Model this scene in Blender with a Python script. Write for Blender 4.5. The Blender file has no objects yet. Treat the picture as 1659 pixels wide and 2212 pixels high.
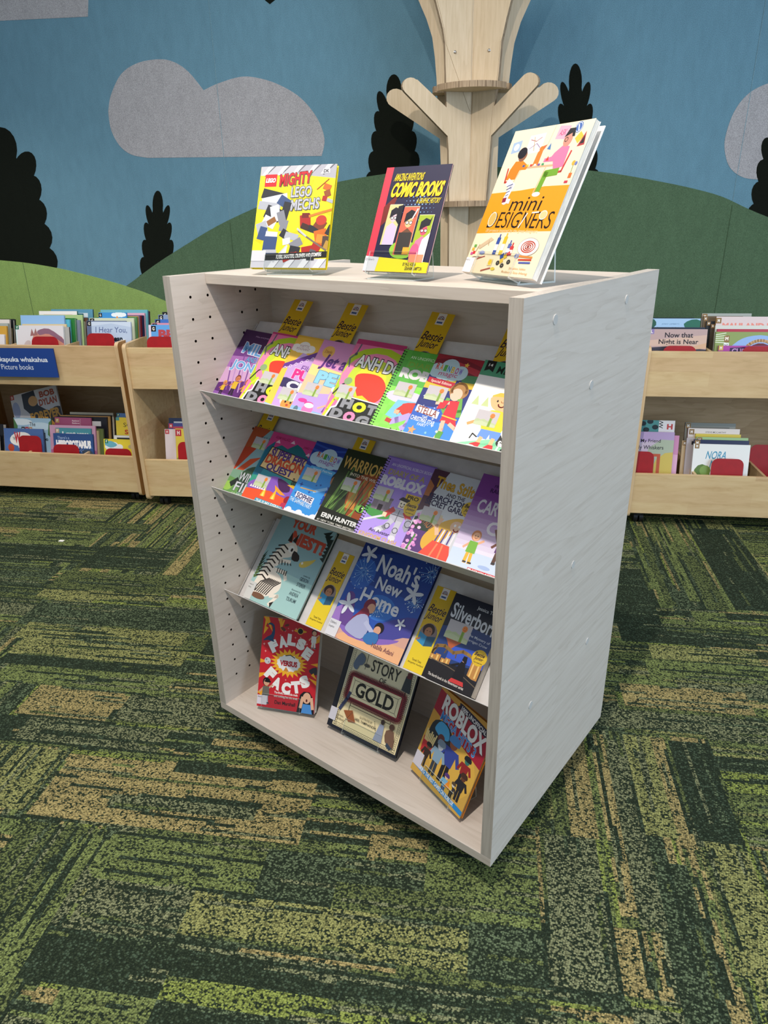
import bpy, bmesh, math, random
import numpy as np
from mathutils import Matrix, Vector
from mathutils.geometry import tessellate_polygon

random.seed(7)
SC = bpy.context.scene
COL = SC.collection
R = math.radians

# ------------------------------------------------------------------ camera, world, lights, exposure
F_PX, PITCH, ROLL, YAW = 1504.7, 0.4064, -0.0192, R(-9.0)
CAM_H = 1.4082
BASE_H = 0.085                      # castor height under the display unit
UROT = R(-29.346)                   # the display unit stands turned against the wall
UX, UY = -1.4071, 0.9924
UORG = Vector((UX*math.cos(UROT)-UY*math.sin(UROT), UX*math.sin(UROT)+UY*math.cos(UROT), BASE_H))
UM = Matrix.Translation(UORG) @ Matrix.Rotation(UROT, 4, 'Z')

_cy, _sy, _cp, _sp = math.cos(YAW), math.sin(YAW), math.cos(PITCH), math.sin(PITCH)
FWD = Vector((_sy*_cp, _cy*_cp, -_sp)); _r0 = Vector((_cy, -_sy, 0)); _u0 = _r0.cross(FWD)
RGT = math.cos(ROLL)*_r0 + math.sin(ROLL)*_u0
UPV = -math.sin(ROLL)*_r0 + math.cos(ROLL)*_u0
cam = bpy.data.objects.new('camera', bpy.data.cameras.new('camera'))
COL.objects.link(cam)
cam.matrix_world = Matrix(((RGT.x, UPV.x, -FWD.x, 0), (RGT.y, UPV.y, -FWD.y, 0), (RGT.z, UPV.z, -FWD.z, CAM_H), (0, 0, 0, 1)))
cam.data.sensor_fit = 'VERTICAL'; cam.data.sensor_height = 36.0
cam.data.lens = F_PX/2212*36.0; cam.data.clip_start = 0.02
SC.camera = cam

def at(px, py, Y):
    """a photo pixel as the point at distance Y in front of the viewer (Y runs towards the felt wall)"""
    d = FWD + RGT*((px-829.5)/F_PX) - UPV*((py-1106)/F_PX)
    return Vector((0, 0, CAM_H)) + d*(Y/d.y)

WORLD = bpy.data.worlds.new('world'); SC.world = WORLD; WORLD.use_nodes = True
WORLD.node_tree.nodes['Background'].inputs[0].default_value = (0.80, 0.90, 1.0, 1)
WORLD.node_tree.nodes['Background'].inputs[1].default_value = 0.42

def lamp(name, kind, loc, energy, color, size=0.1, target=None, spot=None, blend=0.5, size_y=None):
    d = bpy.data.lights.new(name, kind); d.energy = energy; d.color = color
    if kind == 'AREA':
        d.size = size
        if size_y: d.shape = 'RECTANGLE'; d.size_y = size_y
    else: d.shadow_soft_size = size
    if kind == 'SPOT': d.spot_size = R(spot); d.spot_blend = blend
    o = bpy.data.objects.new(name, d); COL.objects.link(o); o.location = loc
    if target is not None:
        o.rotation_euler = (Vector(target)-Vector(loc)).to_track_quat('-Z', 'Y').to_euler()
    return o
KEY = UM @ Vector((1.0, -0.85, 3.3))
lamp('ceiling_downlight', 'SPOT', KEY, 275, (1.0, 0.90, 0.80), 0.045, target=UM @ Vector((0.55, 0.0, 0.0)), spot=125, blend=0.7)
lamp('ceiling_downlight', 'SPOT', (-2.5, 2.55, 2.9), 70, (1.0, 0.93, 0.82), 0.06, target=(-2.6, 3.1, 0.0), spot=84, blend=0.8)
lamp('ceiling_fill', 'AREA', (-1.5, 0.9, 3.0), 14, (1.0, 0.96, 0.90), 1.2, target=(-1.5, 1.2, 0))
lamp('ceiling_fill', 'AREA', (-1.0, 2.1, 2.95), 18, (1.0, 0.94, 0.84), 0.6, target=(-0.8, 2.7, 0.0))  # unseen fill, added to brighten the plywood tree, felt wall and bins
lamp('ceiling_fill', 'AREA', (1.6, 1.9, 3.0), 12, (0.95, 0.97, 1.0), 1.2, target=(1.2, 2.2, 0))
lamp('window_daylight', 'AREA', (4.2, -1.2, 1.7), 150, (0.64, 0.81, 1.0), 3.0, target=(0.2, 1.2, 0.7), size_y=2.0)
SC.view_settings.view_transform = 'Standard'; SC.view_settings.look = 'None'
SC.view_settings.exposure = 0.0; SC.view_settings.gamma = 1.0
SC.view_settings.use_curve_mapping = False

# ------------------------------------------------------------------ materials
def lin(c):
    if isinstance(c, str): c = tuple(int(c[i:i+2], 16)/255 for i in (0, 2, 4))
    else: c = tuple(v/255 for v in c)
    return tuple(v/12.92 if v <= 0.04045 else ((v+0.055)/1.055)**2.4 for v in c)

class NT:
    def __init__(self, name):
        self.m = bpy.data.materials.new(name); self.m.use_nodes = True
        self.t = self.m.node_tree; self.b = self.t.nodes['Principled BSDF']; self.out = self.t.nodes['Material Output']
    def n(self, kind, **kw):
        nd = self.t.nodes.new(kind)
        for k, v in kw.items():
            if hasattr(nd, k) and not k[0].isupper(): setattr(nd, k, v)
        return nd
    def l(self, a, b): self.t.links.new(a, b)
    def val(self, sock, v):
        if hasattr(v, 'is_output'): self.l(v, sock)
        else: sock.default_value = v
    def coord(self, scale=(1, 1, 1), kind='Object', rot=(0, 0, 0)):
        c = self.n('ShaderNodeTexCoord'); mp = self.n('ShaderNodeMapping')
        mp.inputs['Scale'].default_value = scale; mp.inputs['Rotation'].default_value = rot
        self.l(c.outputs[kind], mp.inputs[0]); return mp.outputs[0]
    def noise(self, vec, scale, detail=3, rough=0.5, dist=0.0):
        nd = self.n('ShaderNodeTexNoise'); self.l(vec, nd.inputs['Vector'])
        nd.inputs['Scale'].default_value = scale; nd.inputs['Detail'].default_value = detail
        nd.inputs['Roughness'].default_value = rough; nd.inputs['Distortion'].default_value = dist
        return nd.outputs['Fac']
    def ramp(self, fac, stops):
        nd = self.n('ShaderNodeValToRGB'); self.l(fac, nd.inputs[0]); e = nd.color_ramp.elements
        while len(e) < len(stops): e.new(0.5)
        for el, (p, c) in zip(e, stops):
            el.position = p; c = lin(c); el.color = (*c, 1)
        return nd.outputs[0]
    def math(self, op, a, b=0.0):
        nd = self.n('ShaderNodeMath'); nd.operation = op; self.val(nd.inputs[0], a); self.val(nd.inputs[1], b); return nd.outputs[0]
    def mix(self, fac, a, b, mode='MIX'):
        nd = self.n('ShaderNodeMix'); nd.data_type = 'RGBA'; nd.blend_type = mode
        self.val(nd.inputs[0], fac)
        for s, v in ((nd.inputs[6], a), (nd.inputs[7], b)):
            if isinstance(v, (str, tuple)): s.default_value = (*lin(v), 1)
            else: self.l(v, s)
        return nd.outputs[2]
    def bump(self, h, strength=0.2, dist=0.002):
        nd = self.n('ShaderNodeBump'); self.l(h, nd.inputs['Height'])
        nd.inputs['Strength'].default_value = strength; nd.inputs['Distance'].default_value = dist
        self.l(nd.outputs[0], self.b.inputs['Normal'])
    def fin(self, col=None, rough=0.5, spec=0.5, metal=0.0):
        if col is not None:
            if isinstance(col, (str, tuple)): self.b.inputs['Base Color'].default_value = (*lin(col), 1)
            else: self.l(col, self.b.inputs['Base Color'])
        self.val(self.b.inputs['Roughness'], rough); self.b.inputs['Specular IOR Level'].default_value = spec
        self.b.inputs['Metallic'].default_value = metal
        return self.m

def plain(name, c, rough=0.5, spec=0.4, metal=0.0):
    k = NT(name); v = k.noise(k.coord(), 40, 2)
    c3 = [int(c[i:i+2], 16) for i in (0, 2, 4)]
    a = tuple(min(255, x*1.03) for x in c3); b = tuple(x*0.97 for x in c3)
    return k.fin(k.ramp(v, [(0.3, b), (0.7, a)]), rough, spec, metal)

def wood(name, axis, light, mid, dark, rough=0.5, stretch=14, scale=1.0, rw=0.22):
    """grain running along one object axis, cathedral figure from a distorted wave"""
    k = NT(name)
    s = [stretch*scale]*3; s[axis] = 1.0*scale
    v = k.coord(tuple(s))
    big = k.noise(k.coord(tuple(x*0.35 for x in s)), 2.6, 3, 0.55, 0.6)
    rings = k.math('FRACT', k.math('MULTIPLY', big, 9.0))
    rings = k.math('POWER', rings, 2.5)
    fine = k.noise(v, 9.0, 4, 0.6)
    f = k.math('ADD', k.math('MULTIPLY', rings, rw), k.math('MULTIPLY', fine, 1-rw))
    c = k.ramp(f, [(0.2, light), (0.5, mid), (0.85, dark)])
    k.bump(fine, 0.06, 0.001)
    return k.fin(c, rough, 0.35)

LW = [wood('whitewashed_wood_'+a, i, 'd3c9bf', 'ccc1b6', 'bbafa3', 0.5) for i, a in enumerate(('across', 'deep', 'upright'))]
EDGE = wood('wood_edge_band', 2, 'c6bfb6', 'b9b1a8', '9b928a', 0.5, 22)
EDGEX = wood('wood_edge_band_level', 0, 'c6bfb6', 'b9b1a8', '9b928a', 0.5, 22)
def maple_mat():
    k = NT('maple_laminate'); v = k.coord((1, 6, 6))
    br = k.n('ShaderNodeTexBrick'); k.l(k.coord((1, 1, 1), rot=(R(90), 0, 0)), br.inputs['Vector'])
    br.inputs['Scale'].default_value = 1.0; br.inputs['Brick Width'].default_value = 0.55; br.inputs['Row Height'].default_value = 0.062
    br.inputs['Mortar Size'].default_value = 0.0
    br.inputs['Color1'].default_value = (0, 0, 0, 1); br.inputs['Color2'].default_value = (1, 1, 1, 1)
    g = k.noise(v, 7, 4, 0.6, 0.4)
    base = k.ramp(g, [(0.25, 'd9bd92'), (0.55, 'cfb185'), (0.8, 'bd9c70')])
    c = k.mix(0.10, base, br.outputs['Color'], 'OVERLAY')
    return k.fin(c, 0.42, 0.4)
MAPLE = maple_mat()
MAPLE_BACK = wood('maple_back_board', 0, 'c9ae8a', 'bda27c', 'a98d6a', 0.6, 8)
MAPLE_EDGE = wood('maple_edge_band', 2, 'd8bc93', 'ceb088', 'bd9c74', 0.45, 12)
CORK = wood('maple_side_face', 2, 'b98d57', 'ac7f4b', '96693a', 0.6, 6)
BIRCH = wood('birch_plywood', 2, 'd2c0a6', 'c8b598', 'b8a386', 0.55, 10, 1.0, 0.1)
PLY_EDGE = NT('plywood_edge')
_w = PLY_EDGE.noise(PLY_EDGE.coord((220, 220, 6)), 1.0, 2)
PLY_EDGE = PLY_EDGE.fin(PLY_EDGE.ramp(_w, [(0.35, '7d6a56'), (0.5, 'b09a80'), (0.65, '8c7862')]), 0.7, 0.2)
TRAY = plain('powder_coated_steel', 'd2d0d0', 0.45, 0.4)
BLACKPL = plain('black_plastic', '161617', 0.5)
CHROME = plain('polished_metal', 'c8c8ca', 0.2, 0.5, 1.0)
HOLE = plain('drilled_hole', '2a1c12', 0.9, 0.1)
REDMET = plain('red_painted_steel', '9c1019', 0.5, 0.4)
CAPMAT = plain('grey_plastic_cap', 'bdbab6', 0.7, 0.15)
PAPER_WHITE = plain('white_paper', 'f0eeea', 0.8, 0.2)

def felt(name, c):
    k = NT(name); v = k.coord()
    n1 = k.noise(v, 420, 3, 0.7); n2 = k.noise(k.coord((1, 1, .35)), 38, 3, 0.6)
    f = k.math('ADD', k.math('MULTIPLY', n1, 0.88), k.math('MULTIPLY', n2, 0.12))
    c3 = [int(c[i:i+2], 16) for i in (0, 2, 4)]
    col = k.ramp(f, [(0.3, tuple(x*0.78 for x in c3)), (0.5, tuple(c3)), (0.72, tuple(min(255, x*1.2+4) for x in c3))])
    k.bump(n1, 0.25, 0.001)
    return k.fin(col, 0.95, 0.1)
F_SKY, F_HILL, F_LIGHT = felt('blue_felt', '63899c'), felt('dark_green_felt', '4f674f'), felt('light_green_felt', '88a45f')
F_GREY, F_BLACK, F_SEAM, F_SEAMG = felt('grey_felt', 'a09fa3'), felt('black_felt', '131712'), felt('felt_seam', '7798a6'), felt('felt_seam_green', '40553f')

def printed():
    k = NT('printed_card'); a = k.n('ShaderNodeAttribute'); a.attribute_name = 'col'
    return k.fin(a.outputs['Color'], 0.32, 0.35)
PRINT = printed()
def pages():
    k = NT('page_edges'); n = k.noise(k.coord((60, 60, 900)), 1.0, 2)
    return k.fin(k.ramp(n, [(0.3, 'd6cfc4'), (0.7, 'f2eee6')]), 0.85, 0.15)
PAGES = pages()
def acrylic_edge():
    k = NT('acrylic_cut_edge'); tr = k.n('ShaderNodeBsdfTransparent'); tr.inputs[0].default_value = (0.93, 0.96, 0.95, 1)
    k.fin('dfe6e4', 0.25, 0.6); mx = k.n('ShaderNodeMixShader'); mx.inputs[0].default_value = 0.7
    k.l(tr.outputs[0], mx.inputs[1]); k.l(k.b.outputs[0], mx.inputs[2]); k.l(mx.outputs[0], k.out.inputs[0]); return k.m
ACRYL_EDGE = acrylic_edge()
def acrylic():
    k = NT('clear_acrylic')
    tr = k.n('ShaderNodeBsdfTransparent'); tr.inputs[0].default_value = (0.95, 0.965, 0.96, 1)
    gl = k.n('ShaderNodeBsdfGlossy'); gl.inputs['Roughness'].default_value = 0.05
    lw = k.n('ShaderNodeLayerWeight'); lw.inputs[0].default_value = 0.35
    f = k.math('ADD', k.math('MULTIPLY', k.math('POWER', lw.outputs['Facing'], 3.0), 0.35), 0.02)
    mx = k.n('ShaderNodeMixShader'); k.l(f, mx.inputs[0]); k.l(tr.outputs[0], mx.inputs[1]); k.l(gl.outputs[0], mx.inputs[2])
    k.l(mx.outputs[0], k.out.inputs[0]); return k.m
ACRYL = acrylic()
def carpet():
    k = NT('loop_pile_carpet'); a = k.n('ShaderNodeAttribute'); a.attribute_name = 'col'
    vo = k.n('ShaderNodeTexVoronoi'); vo.inputs['Scale'].default_value = 1.0; vo.inputs['Randomness'].default_value = 0.75
    k.l(k.coord((205, 250, 1), rot=(0, 0, R(14))), vo.inputs['Vector'])
    sep = k.n('ShaderNodeSeparateColor'); k.l(vo.outputs['Color'], sep.inputs[0])
    on = k.math('LESS_THAN', sep.outputs[0], a.outputs['Alpha'])
    bright = k.mix(k.math('MULTIPLY', sep.outputs[1], 0.45), a.outputs['Color'], '2e392a', 'MIX')
    dk = k.mix(sep.outputs[2], '232c22', '384332')
    tuft = k.mix(on, dk, bright)
    gap = k.math('GREATER_THAN', vo.outputs['Distance'], 0.56)
    c = k.mix(k.math('MULTIPLY', gap, 0.6), tuft, '141c15')
    k.bump(k.math('SUBTRACT', 1.0, vo.outputs['Distance']), 0.5, 0.003)
    return k.fin(c, 0.95, 0.1)
CARPET = carpet()

# ------------------------------------------------------------------ mesh helpers
def tag(o, label=None, cat=None, group=None, kind=None):
    if label: o['label'] = label
    if cat: o['category'] = cat
    if group: o['group'] = group
    if kind: o['kind'] = kind
    return o
def empty(name, M=None, label=None, cat=None, group=None):
    o = bpy.data.objects.new(name, None); COL.objects.link(o); o.empty_display_size = 0.05
    if M is not None: o.matrix_world = M
    return tag(o, label, cat, group)
def obj(name, bm, mats, parent=None, M=None, smooth=False):
    me = bpy.data.meshes.new(name); bmesh.ops.recalc_face_normals(bm, faces=bm.faces) if not getattr(bm, 'keep', False) else None
    bm.to_mesh(me); bm.free()
    for m in (mats if isinstance(mats, (list, tuple)) else [mats]): me.materials.append(m)
    if smooth:
        for p in me.polygons: p.use_smooth = True
    o = bpy.data.objects.new(name, me); COL.objects.link(o)
    if parent is not None: o.parent = parent
    if M is not None: o.matrix_local = M
    return o
class BM:
    """thin wrapper that collects shapes into one bmesh"""
    def __init__(s): s.b = bmesh.new()
    def box(s, x0, x1, y0, y1, z0, z1, bev=0.0, mat=0, M=None):
        r = bmesh.ops.create_cube(s.b, size=1.0); vs = r['verts']
        for v in vs: v.co = Vector(((x0+x1)/2+v.co.x*(x1-x0), (y0+y1)/2+v.co.y*(y1-y0), (z0+z1)/2+v.co.z*(z1-z0)))
        fs = {f for v in vs for f in v.link_faces}
        if bev:
            es = list({e for v in vs for e in v.link_edges})
            q = bmesh.ops.bevel(s.b, geom=es, offset=bev, segments=2, affect='EDGES', profile=0.5)
            fs = set(q['faces']) | {f for f in fs if f.is_valid}; vs = list({v for f in fs for v in f.verts})
        for f in fs: f.material_index = mat
        if M is not None: bmesh.ops.transform(s.b, matrix=M, verts=vs)
        return fs
    def prism(s, pts, n, M, mat=0, side_mat=None, only=()):
        """2-D outline pts extruded from 0 to n along the third axis, placed by M"""
        lo = [s.b.verts.new(M @ Vector((x, y, 0))) for x, y in pts]; hi = [s.b.verts.new(M @ Vector((x, y, n))) for x, y in pts]
        a = s.b.faces.new(lo); c = s.b.faces.new(hi); a.material_index = c.material_index = mat
        k = len(pts)
        for i in range(k):
            f = s.b.faces.new((lo[i], lo[(i+1) % k], hi[(i+1) % k], hi[i])); f.material_index = side_mat if side_mat is not None and (not only or i in only) else mat
    def cyl(s, p0, p1, r0, r1=None, seg=20, mat=0):
        p0, p1 = Vector(p0), Vector(p1); r1 = r0 if r1 is None else r1
        q = bmesh.ops.create_cone(s.b, cap_ends=True, segments=seg, radius1=r0, radius2=r1, depth=(p1-p0).length)
        M = Matrix.Translation((p0+p1)/2) @ (p1-p0).to_track_quat('Z', 'Y').to_matrix().to_4x4()
        bmesh.ops.transform(s.b, matrix=M, verts=q['verts'])
        for f in {f for v in q['verts'] for f in v.link_faces}: f.material_index = mat
    def ball(s, c, r, sc=(1, 1, 1), mat=0, seg=16):
        q = bmesh.ops.create_uvsphere(s.b, u_segments=seg, v_segments=seg//2, radius=r)
        for v in q['verts']: v.co = Vector(c)+Vector((v.co.x*sc[0], v.co.y*sc[1], v.co.z*sc[2]))
        for f in {f for v in q['verts'] for f in v.link_faces}: f.material_index = mat
    def done(s, name, mats, parent=None, M=None, smooth=False): return obj(name, s.b, mats, parent, M, smooth)

def rrect(x0, y0, x1, y1, r, seg=5, corners='1111'):
    pts = []
    for (cx, cy, a0, on) in ((x1-r, y0+r, -90, corners[0]), (x1-r, y1-r, 0, corners[1]), (x0+r, y1-r, 90, corners[2]), (x0+r, y0+r, 180, corners[3])):
        if on == '1':
            for i in range(seg+1):
                a = R(a0+90*i/seg); pts.append((cx+r*math.cos(a), cy+r*math.sin(a)))
        else: pts.append((cx+(r if a0 in (-90, 0) else -r), cy+(-r if a0 in (-90, 180) else r)))
    return pts
def ribbon(pts, th):
    """outline of a bent sheet of thickness th that follows the polyline pts"""
    L, Rr = [], []
    P = [Vector(p) for p in pts]
    for i, p in enumerate(P):
        d0 = (p-P[i-1]).normalized() if i else None; d1 = (P[i+1]-p).normalized() if i < len(P)-1 else None
        if d0 is None: d = d1; m = 1
        elif d1 is None: d = d0; m = 1
        else:
            d = (d0+d1)
            d = d.normalized() if d.length > 1e-6 else d0
            m = 1/max(0.35, abs(Vector((-d.y, d.x)).dot(Vector((-d0.y, d0.x)))))
        nrm = Vector((-d.y, d.x))*m*th/2
        L.append(tuple(p+nrm)); Rr.append(tuple(p-nrm))
    return L + Rr[::-1]
def smooth_pts(pts, n=5, closed=False):
    out = []; k = len(pts); rng = range(k if closed else k-1)
    for i in rng:
        g = (lambda j: pts[j % k]) if closed else (lambda j: pts[min(max(j, 0), k-1)])
        p0, p1, p2, p3 = g(i-1), g(i), g(i+1), g(i+2)
        for t in range(n):
            u = t/n
            out.append(tuple(0.5*((2*p1[c])+(-p0[c]+p2[c])*u+(2*p0[c]-5*p1[c]+4*p2[c]-p3[c])*u*u+(-p0[c]+3*p1[c]-3*p2[c]+p3[c])*u**3) for c in (0, 1)))
    if not closed: out.append(pts[-1])
    return out

# ------------------------------------------------------------------ printed artwork (flat inks on covers, signs and stickers)
_TXT = {}
def text_mesh(s, off):
    key = (s, round(off, 4))
    if key not in _TXT:
        cu = bpy.data.curves.new('t', 'FONT'); cu.body = s; cu.size = 1.0; cu.resolution_u = 3; cu.offset = off; cu.fill_mode = 'FRONT'
        ob = bpy.data.objects.new('t', cu); COL.objects.link(ob)
        me = bpy.data.meshes.new_from_object(ob)
        me.calc_loop_triangles()
        vs = [(v.co.x, v.co.y) for v in me.vertices]; tr = [tuple(t.vertices) for t in me.loop_triangles]
        COL.objects.unlink(ob); bpy.data.objects.remove(ob); bpy.data.curves.remove(cu); bpy.data.meshes.remove(me)
        _TXT[key] = (vs, tr)
    return _TXT[key]
def clip(poly, H):
    for ax, lim, sg in ((0, 0.0, 1), (0, 1.0, -1), (1, 0.0, 1), (1, H, -1)):
        out = []; n = len(poly)
        for i in range(n):
            a, b = poly[i], poly[(i+1) % n]
            da, db = sg*(a[ax]-lim), sg*(b[ax]-lim)
            if da >= 0: out.append(a)
            if (da >= 0) != (db >= 0):
                t = da/(da-db); out.append((a[0]+(b[0]-a[0])*t, a[1]+(b[1]-a[1])*t))
        poly = out
        if len(poly) < 3: return []
    return poly
class Art:
    """ink shapes on a sheet: x 0..1 across, y 0..H downwards, both in sheet widths"""
    def __init__(s, H, bg): s.H = H; s.it = []; s.lay = 0; s.r(0, 0, 1, H, bg)
    def _tri(s, tris, c):
        s.lay += 1; c = lin(c)
        for t in tris:
            q = clip(list(t), s.H)
            if q: s.it.append((q, s.lay, c))
    def p(s, pts, c, sm=0):
        if sm: pts = smooth_pts(pts, sm, True)
        tr = tessellate_polygon([[Vector((x, y, 0)) for x, y in pts]])
        s._tri([[pts[i] for i in t] for t in tr], c); return s
    def r(s, x0, y0, x1, y1, c, rot=0):
        pts = [(x0, y0), (x1, y0), (x1, y1), (x0, y1)]
        if rot: pts = s._rot(pts, (x0+x1)/2, (y0+y1)/2, rot)
        s._tri([[pts[0], pts[1], pts[2]], [pts[0], pts[2], pts[3]]], c); return s
    def _rot(s, pts, cx, cy, a):
        a = R(a); ca, sa = math.cos(a), math.sin(a)
        return [(cx+(x-cx)*ca-(y-cy)*sa, cy+(x-cx)*sa+(y-cy)*ca) for x, y in pts]
    def e(s, cx, cy, rx, ry=None, c='000000', rot=0, n=18):
        ry = rx if ry is None else ry
        pts = [(cx+rx*math.cos(2*math.pi*i/n), cy+ry*math.sin(2*math.pi*i/n)) for i in range(n)]
        if rot: pts = s._rot(pts, cx, cy, rot)
        s._tri([[pts[0], pts[i], pts[i+1]] for i in range(1, n-1)], c); return s
    def l(s, pts, w, c):
        tr = []
        for a, b in zip(pts[:-1], pts[1:]):
            d = Vector((b[0]-a[0], b[1]-a[1])); L = d.length or 1; d /= L; nx, ny = -d.y*w/2, d.x*w/2; ex, ey = d.x*w*.3, d.y*w*.3
            q = [(a[0]-ex+nx, a[1]-ey+ny), (b[0]+ex+nx, b[1]+ey+ny), (b[0]+ex-nx, b[1]+ey-ny), (a[0]-ex-nx, a[1]-ey-ny)]
            tr += [[q[0], q[1], q[2]], [q[0], q[2], q[3]]]
        s._tri(tr, c); return s
    def ring(s, cx, cy, r, w, c, a0=0, a1=360, ry=None, n=20):
        ry = ry or r
        return s.l([(cx+r*math.cos(R(a0+(a1-a0)*i/n)), cy+ry*math.sin(R(a0+(a1-a0)*i/n))) for i in range(n+1)], w, c)
    def star(s, cx, cy, r, c, n=5, k=0.45, rot=-90, ys=1.0):
        pts = [(cx+(r if i % 2 == 0 else r*k)*math.cos(R(rot+180*i/n)), cy+ys*(r if i % 2 == 0 else r*k)*math.sin(R(rot+180*i/n))) for i in range(2*n)]
        s._tri([[(cx, cy), pts[i], pts[(i+1) % (2*n)]] for i in range(2*n)], c); return s
    def cloud(s, cx, cy, w, h, c):
        for dx, dy, q in ((-.33, .1, .5), (0, -.12, .62), (.33, .08, .5), (-.15, .22, .45), (.18, .22, .45), (0, .1, .6)):
            s.e(cx+dx*w, cy+dy*h, w*q*.42, h*q*.8, c)
        return s
    def t(s, txt, x0, x1, y0, y1, c, bold=0.0, out=None, ow=0.03, rot=0, sh=0.0, sk=0.0, shadow=None):
        """words fitted into the box x0..x1, y0 (top) .. y1 (bottom); sh leans the letters, sk tips the line"""
        vs, tr = text_mesh(txt, bold)
        xs = [v[0] for v in vs]; ys = [v[1] for v in vs]
        mx, my, Mx, My = min(xs), min(ys), max(xs), max(ys)
        cx, cy = (x0+x1)/2, (y0+y1)/2
        def put(vv, dx=0, dy=0):
            P = []
            for x, y in vv:
                u = (x-mx)/(Mx-mx or 1); w = (y-my)/(My-my or 1)
                X = x0+(x1-x0)*u+sh*(w-.5)*(y1-y0)+dx; Y = y1-(y1-y0)*w+sk*(u-.5)*(x1-x0)+dy
                P.append((X, Y))
            return s._rot(P, cx, cy, rot) if rot else P
        if shadow:
            P = put(vs, 0.012, 0.012); s._tri([[P[i] for i in t] for t in tr], shadow)
        if out:
            v2, t2 = text_mesh(txt, bold+ow); P = put(v2); s._tri([[P[i] for i in t] for t in t2], out)
        P = put(vs); s._tri([[P[i] for i in t] for t in tr], c); return s
    def kid(s, x, y, h, skin, hair, top, bottom, face=1):
        """a plain standing figure with feet at (x, y)"""
        s.l([(x-.07*h, y), (x-.06*h, y-.34*h)], .1*h, bottom); s.l([(x+.08*h, y), (x+.05*h, y-.34*h)], .1*h, bottom)
        s.l([(x-.1*h, y-.6*h), (x-.26*h, y-.42*h)], .07*h, skin); s.l([(x+.1*h, y-.6*h), (x+.27*h, y-.74*h)], .07*h, skin)
        s.p([(x-.13*h, y-.66*h), (x+.13*h, y-.66*h), (x+.15*h, y-.3*h), (x-.15*h, y-.3*h)], top)
        s.e(x, y-.84*h, .15*h, .17*h, hair); s.e(x+.01*h, y-.81*h, .12*h, .13*h, skin)
        s.l([(x-.1*h, y-.01*h), (x-.02*h, y-.01*h)], .05*h, '303038'); s.l([(x+.06*h, y-.01*h), (x+.15*h, y-.01*h)], .05*h, '303038')
        if face:
            s.e(x-.03*h, y-.83*h, .014*h, .02*h, '201810'); s.e(x+.05*h, y-.83*h, .014*h, .02*h, '201810')
            s.ring(x+.01*h, y-.79*h, .04*h, .015*h, 'a03028', 20, 160, n=6)
        return s
STEP = 7.0e-6
def ink(faces, art, w, z):
    """the art as faces in a sheet frame: x right, y up, ink floating a hair over z"""
    for q, lay, c in art.it:
        faces.append(([(x*w, (art.H-y)*w, z+STEP*(lay+1)) for x, y in q], c))
def box_faces(faces, x0, x1, y0, y1, z0, z1, c):
    v = [(x, y, z) for z in (z0, z1) for y in (y0, y1) for x in (x0, x1)]
    for f in ((0, 2, 3, 1), (4, 5, 7, 6), (0, 1, 5, 4), (2, 6, 7, 3), (0, 4, 6, 2), (1, 3, 7, 5)):
        faces.append(([v[i] for i in f], c))
def color_mesh(name, faces, mat, parent=None, M=None):
    verts, fs, cols = [], [], []
    for pts, c in faces:
        b = len(verts); verts += pts; fs.append(tuple(range(b, b+len(pts)))); cols += [(*c, 1.0)]*len(pts)
    me = bpy.data.meshes.new(name); me.from_pydata(verts, [], fs); me.materials.append(mat)
    at_ = me.color_attributes.new('col', 'FLOAT_COLOR', 'CORNER'); at_.data.foreach_set('color', np.array(cols, 'f').ravel())
    # every ink face looks out of the sheet
    o = bpy.data.objects.new(name, me); COL.objects.link(o)
    if parent is not None: o.parent = parent
    if M is not None: o.matrix_local = M
    return o
def frame(o, ex, ey, ez):
    return Matrix(((ex.x, ey.x, ez.x, o.x), (ex.y, ey.y, ez.y, o.y), (ex.z, ey.z, ez.z, o.z), (0, 0, 0, 1)))
def book(name, M, w, h, t, art, label, group=None, hard=False, spine='808080', back=None, stickers=(), page=True, edge=None):
    """origin at the lower left corner of the back cover; x across, y up, z out of the front cover"""
    root = empty(name, M, label, 'book', group)
    ct, ov = (0.0026, 0.003) if hard else (0.0005, 0.0006)
    fc = []; sp = lin(spine); bk = lin(back or spine); ed = lin(edge or spine)
    box_faces(fc, 0, w, 0, h, t-ct, t, ed); box_faces(fc, 0, w, 0, h, 0, ct, bk); box_faces(fc, 0, ct, 0, h, ct, t-ct, sp)
    if hard:
        g = lin(spine); box_faces(fc, -0.0012, ct, 0.0, h, t*0.12, t*0.88, g)
    ink(fc, art, w, t)
    color_mesh('cover', fc, PRINT, root)
    if page:
        b = BM(); b.box(ct+0.0002, w-ov, ov, h-ov, ct+0.0001, t-ct-0.0001); b.done('page_block', PAGES, root)
    for nm, a, sx, sy, sw in stickers:
        f2 = []; H = a.H*sw
        ink(f2, a, sw, 0.0); z = t+STEP*(art.lay+3)
        if nm == 'round_sticker': f2 = f2[2:]
        color_mesh(nm, f2, PRINT, root, Matrix.Translation((sx*w, (art.H-sy)*w-H, z)))
    return root

# ================================================================== THE SETTING
WALL_Y = 3.75
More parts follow.
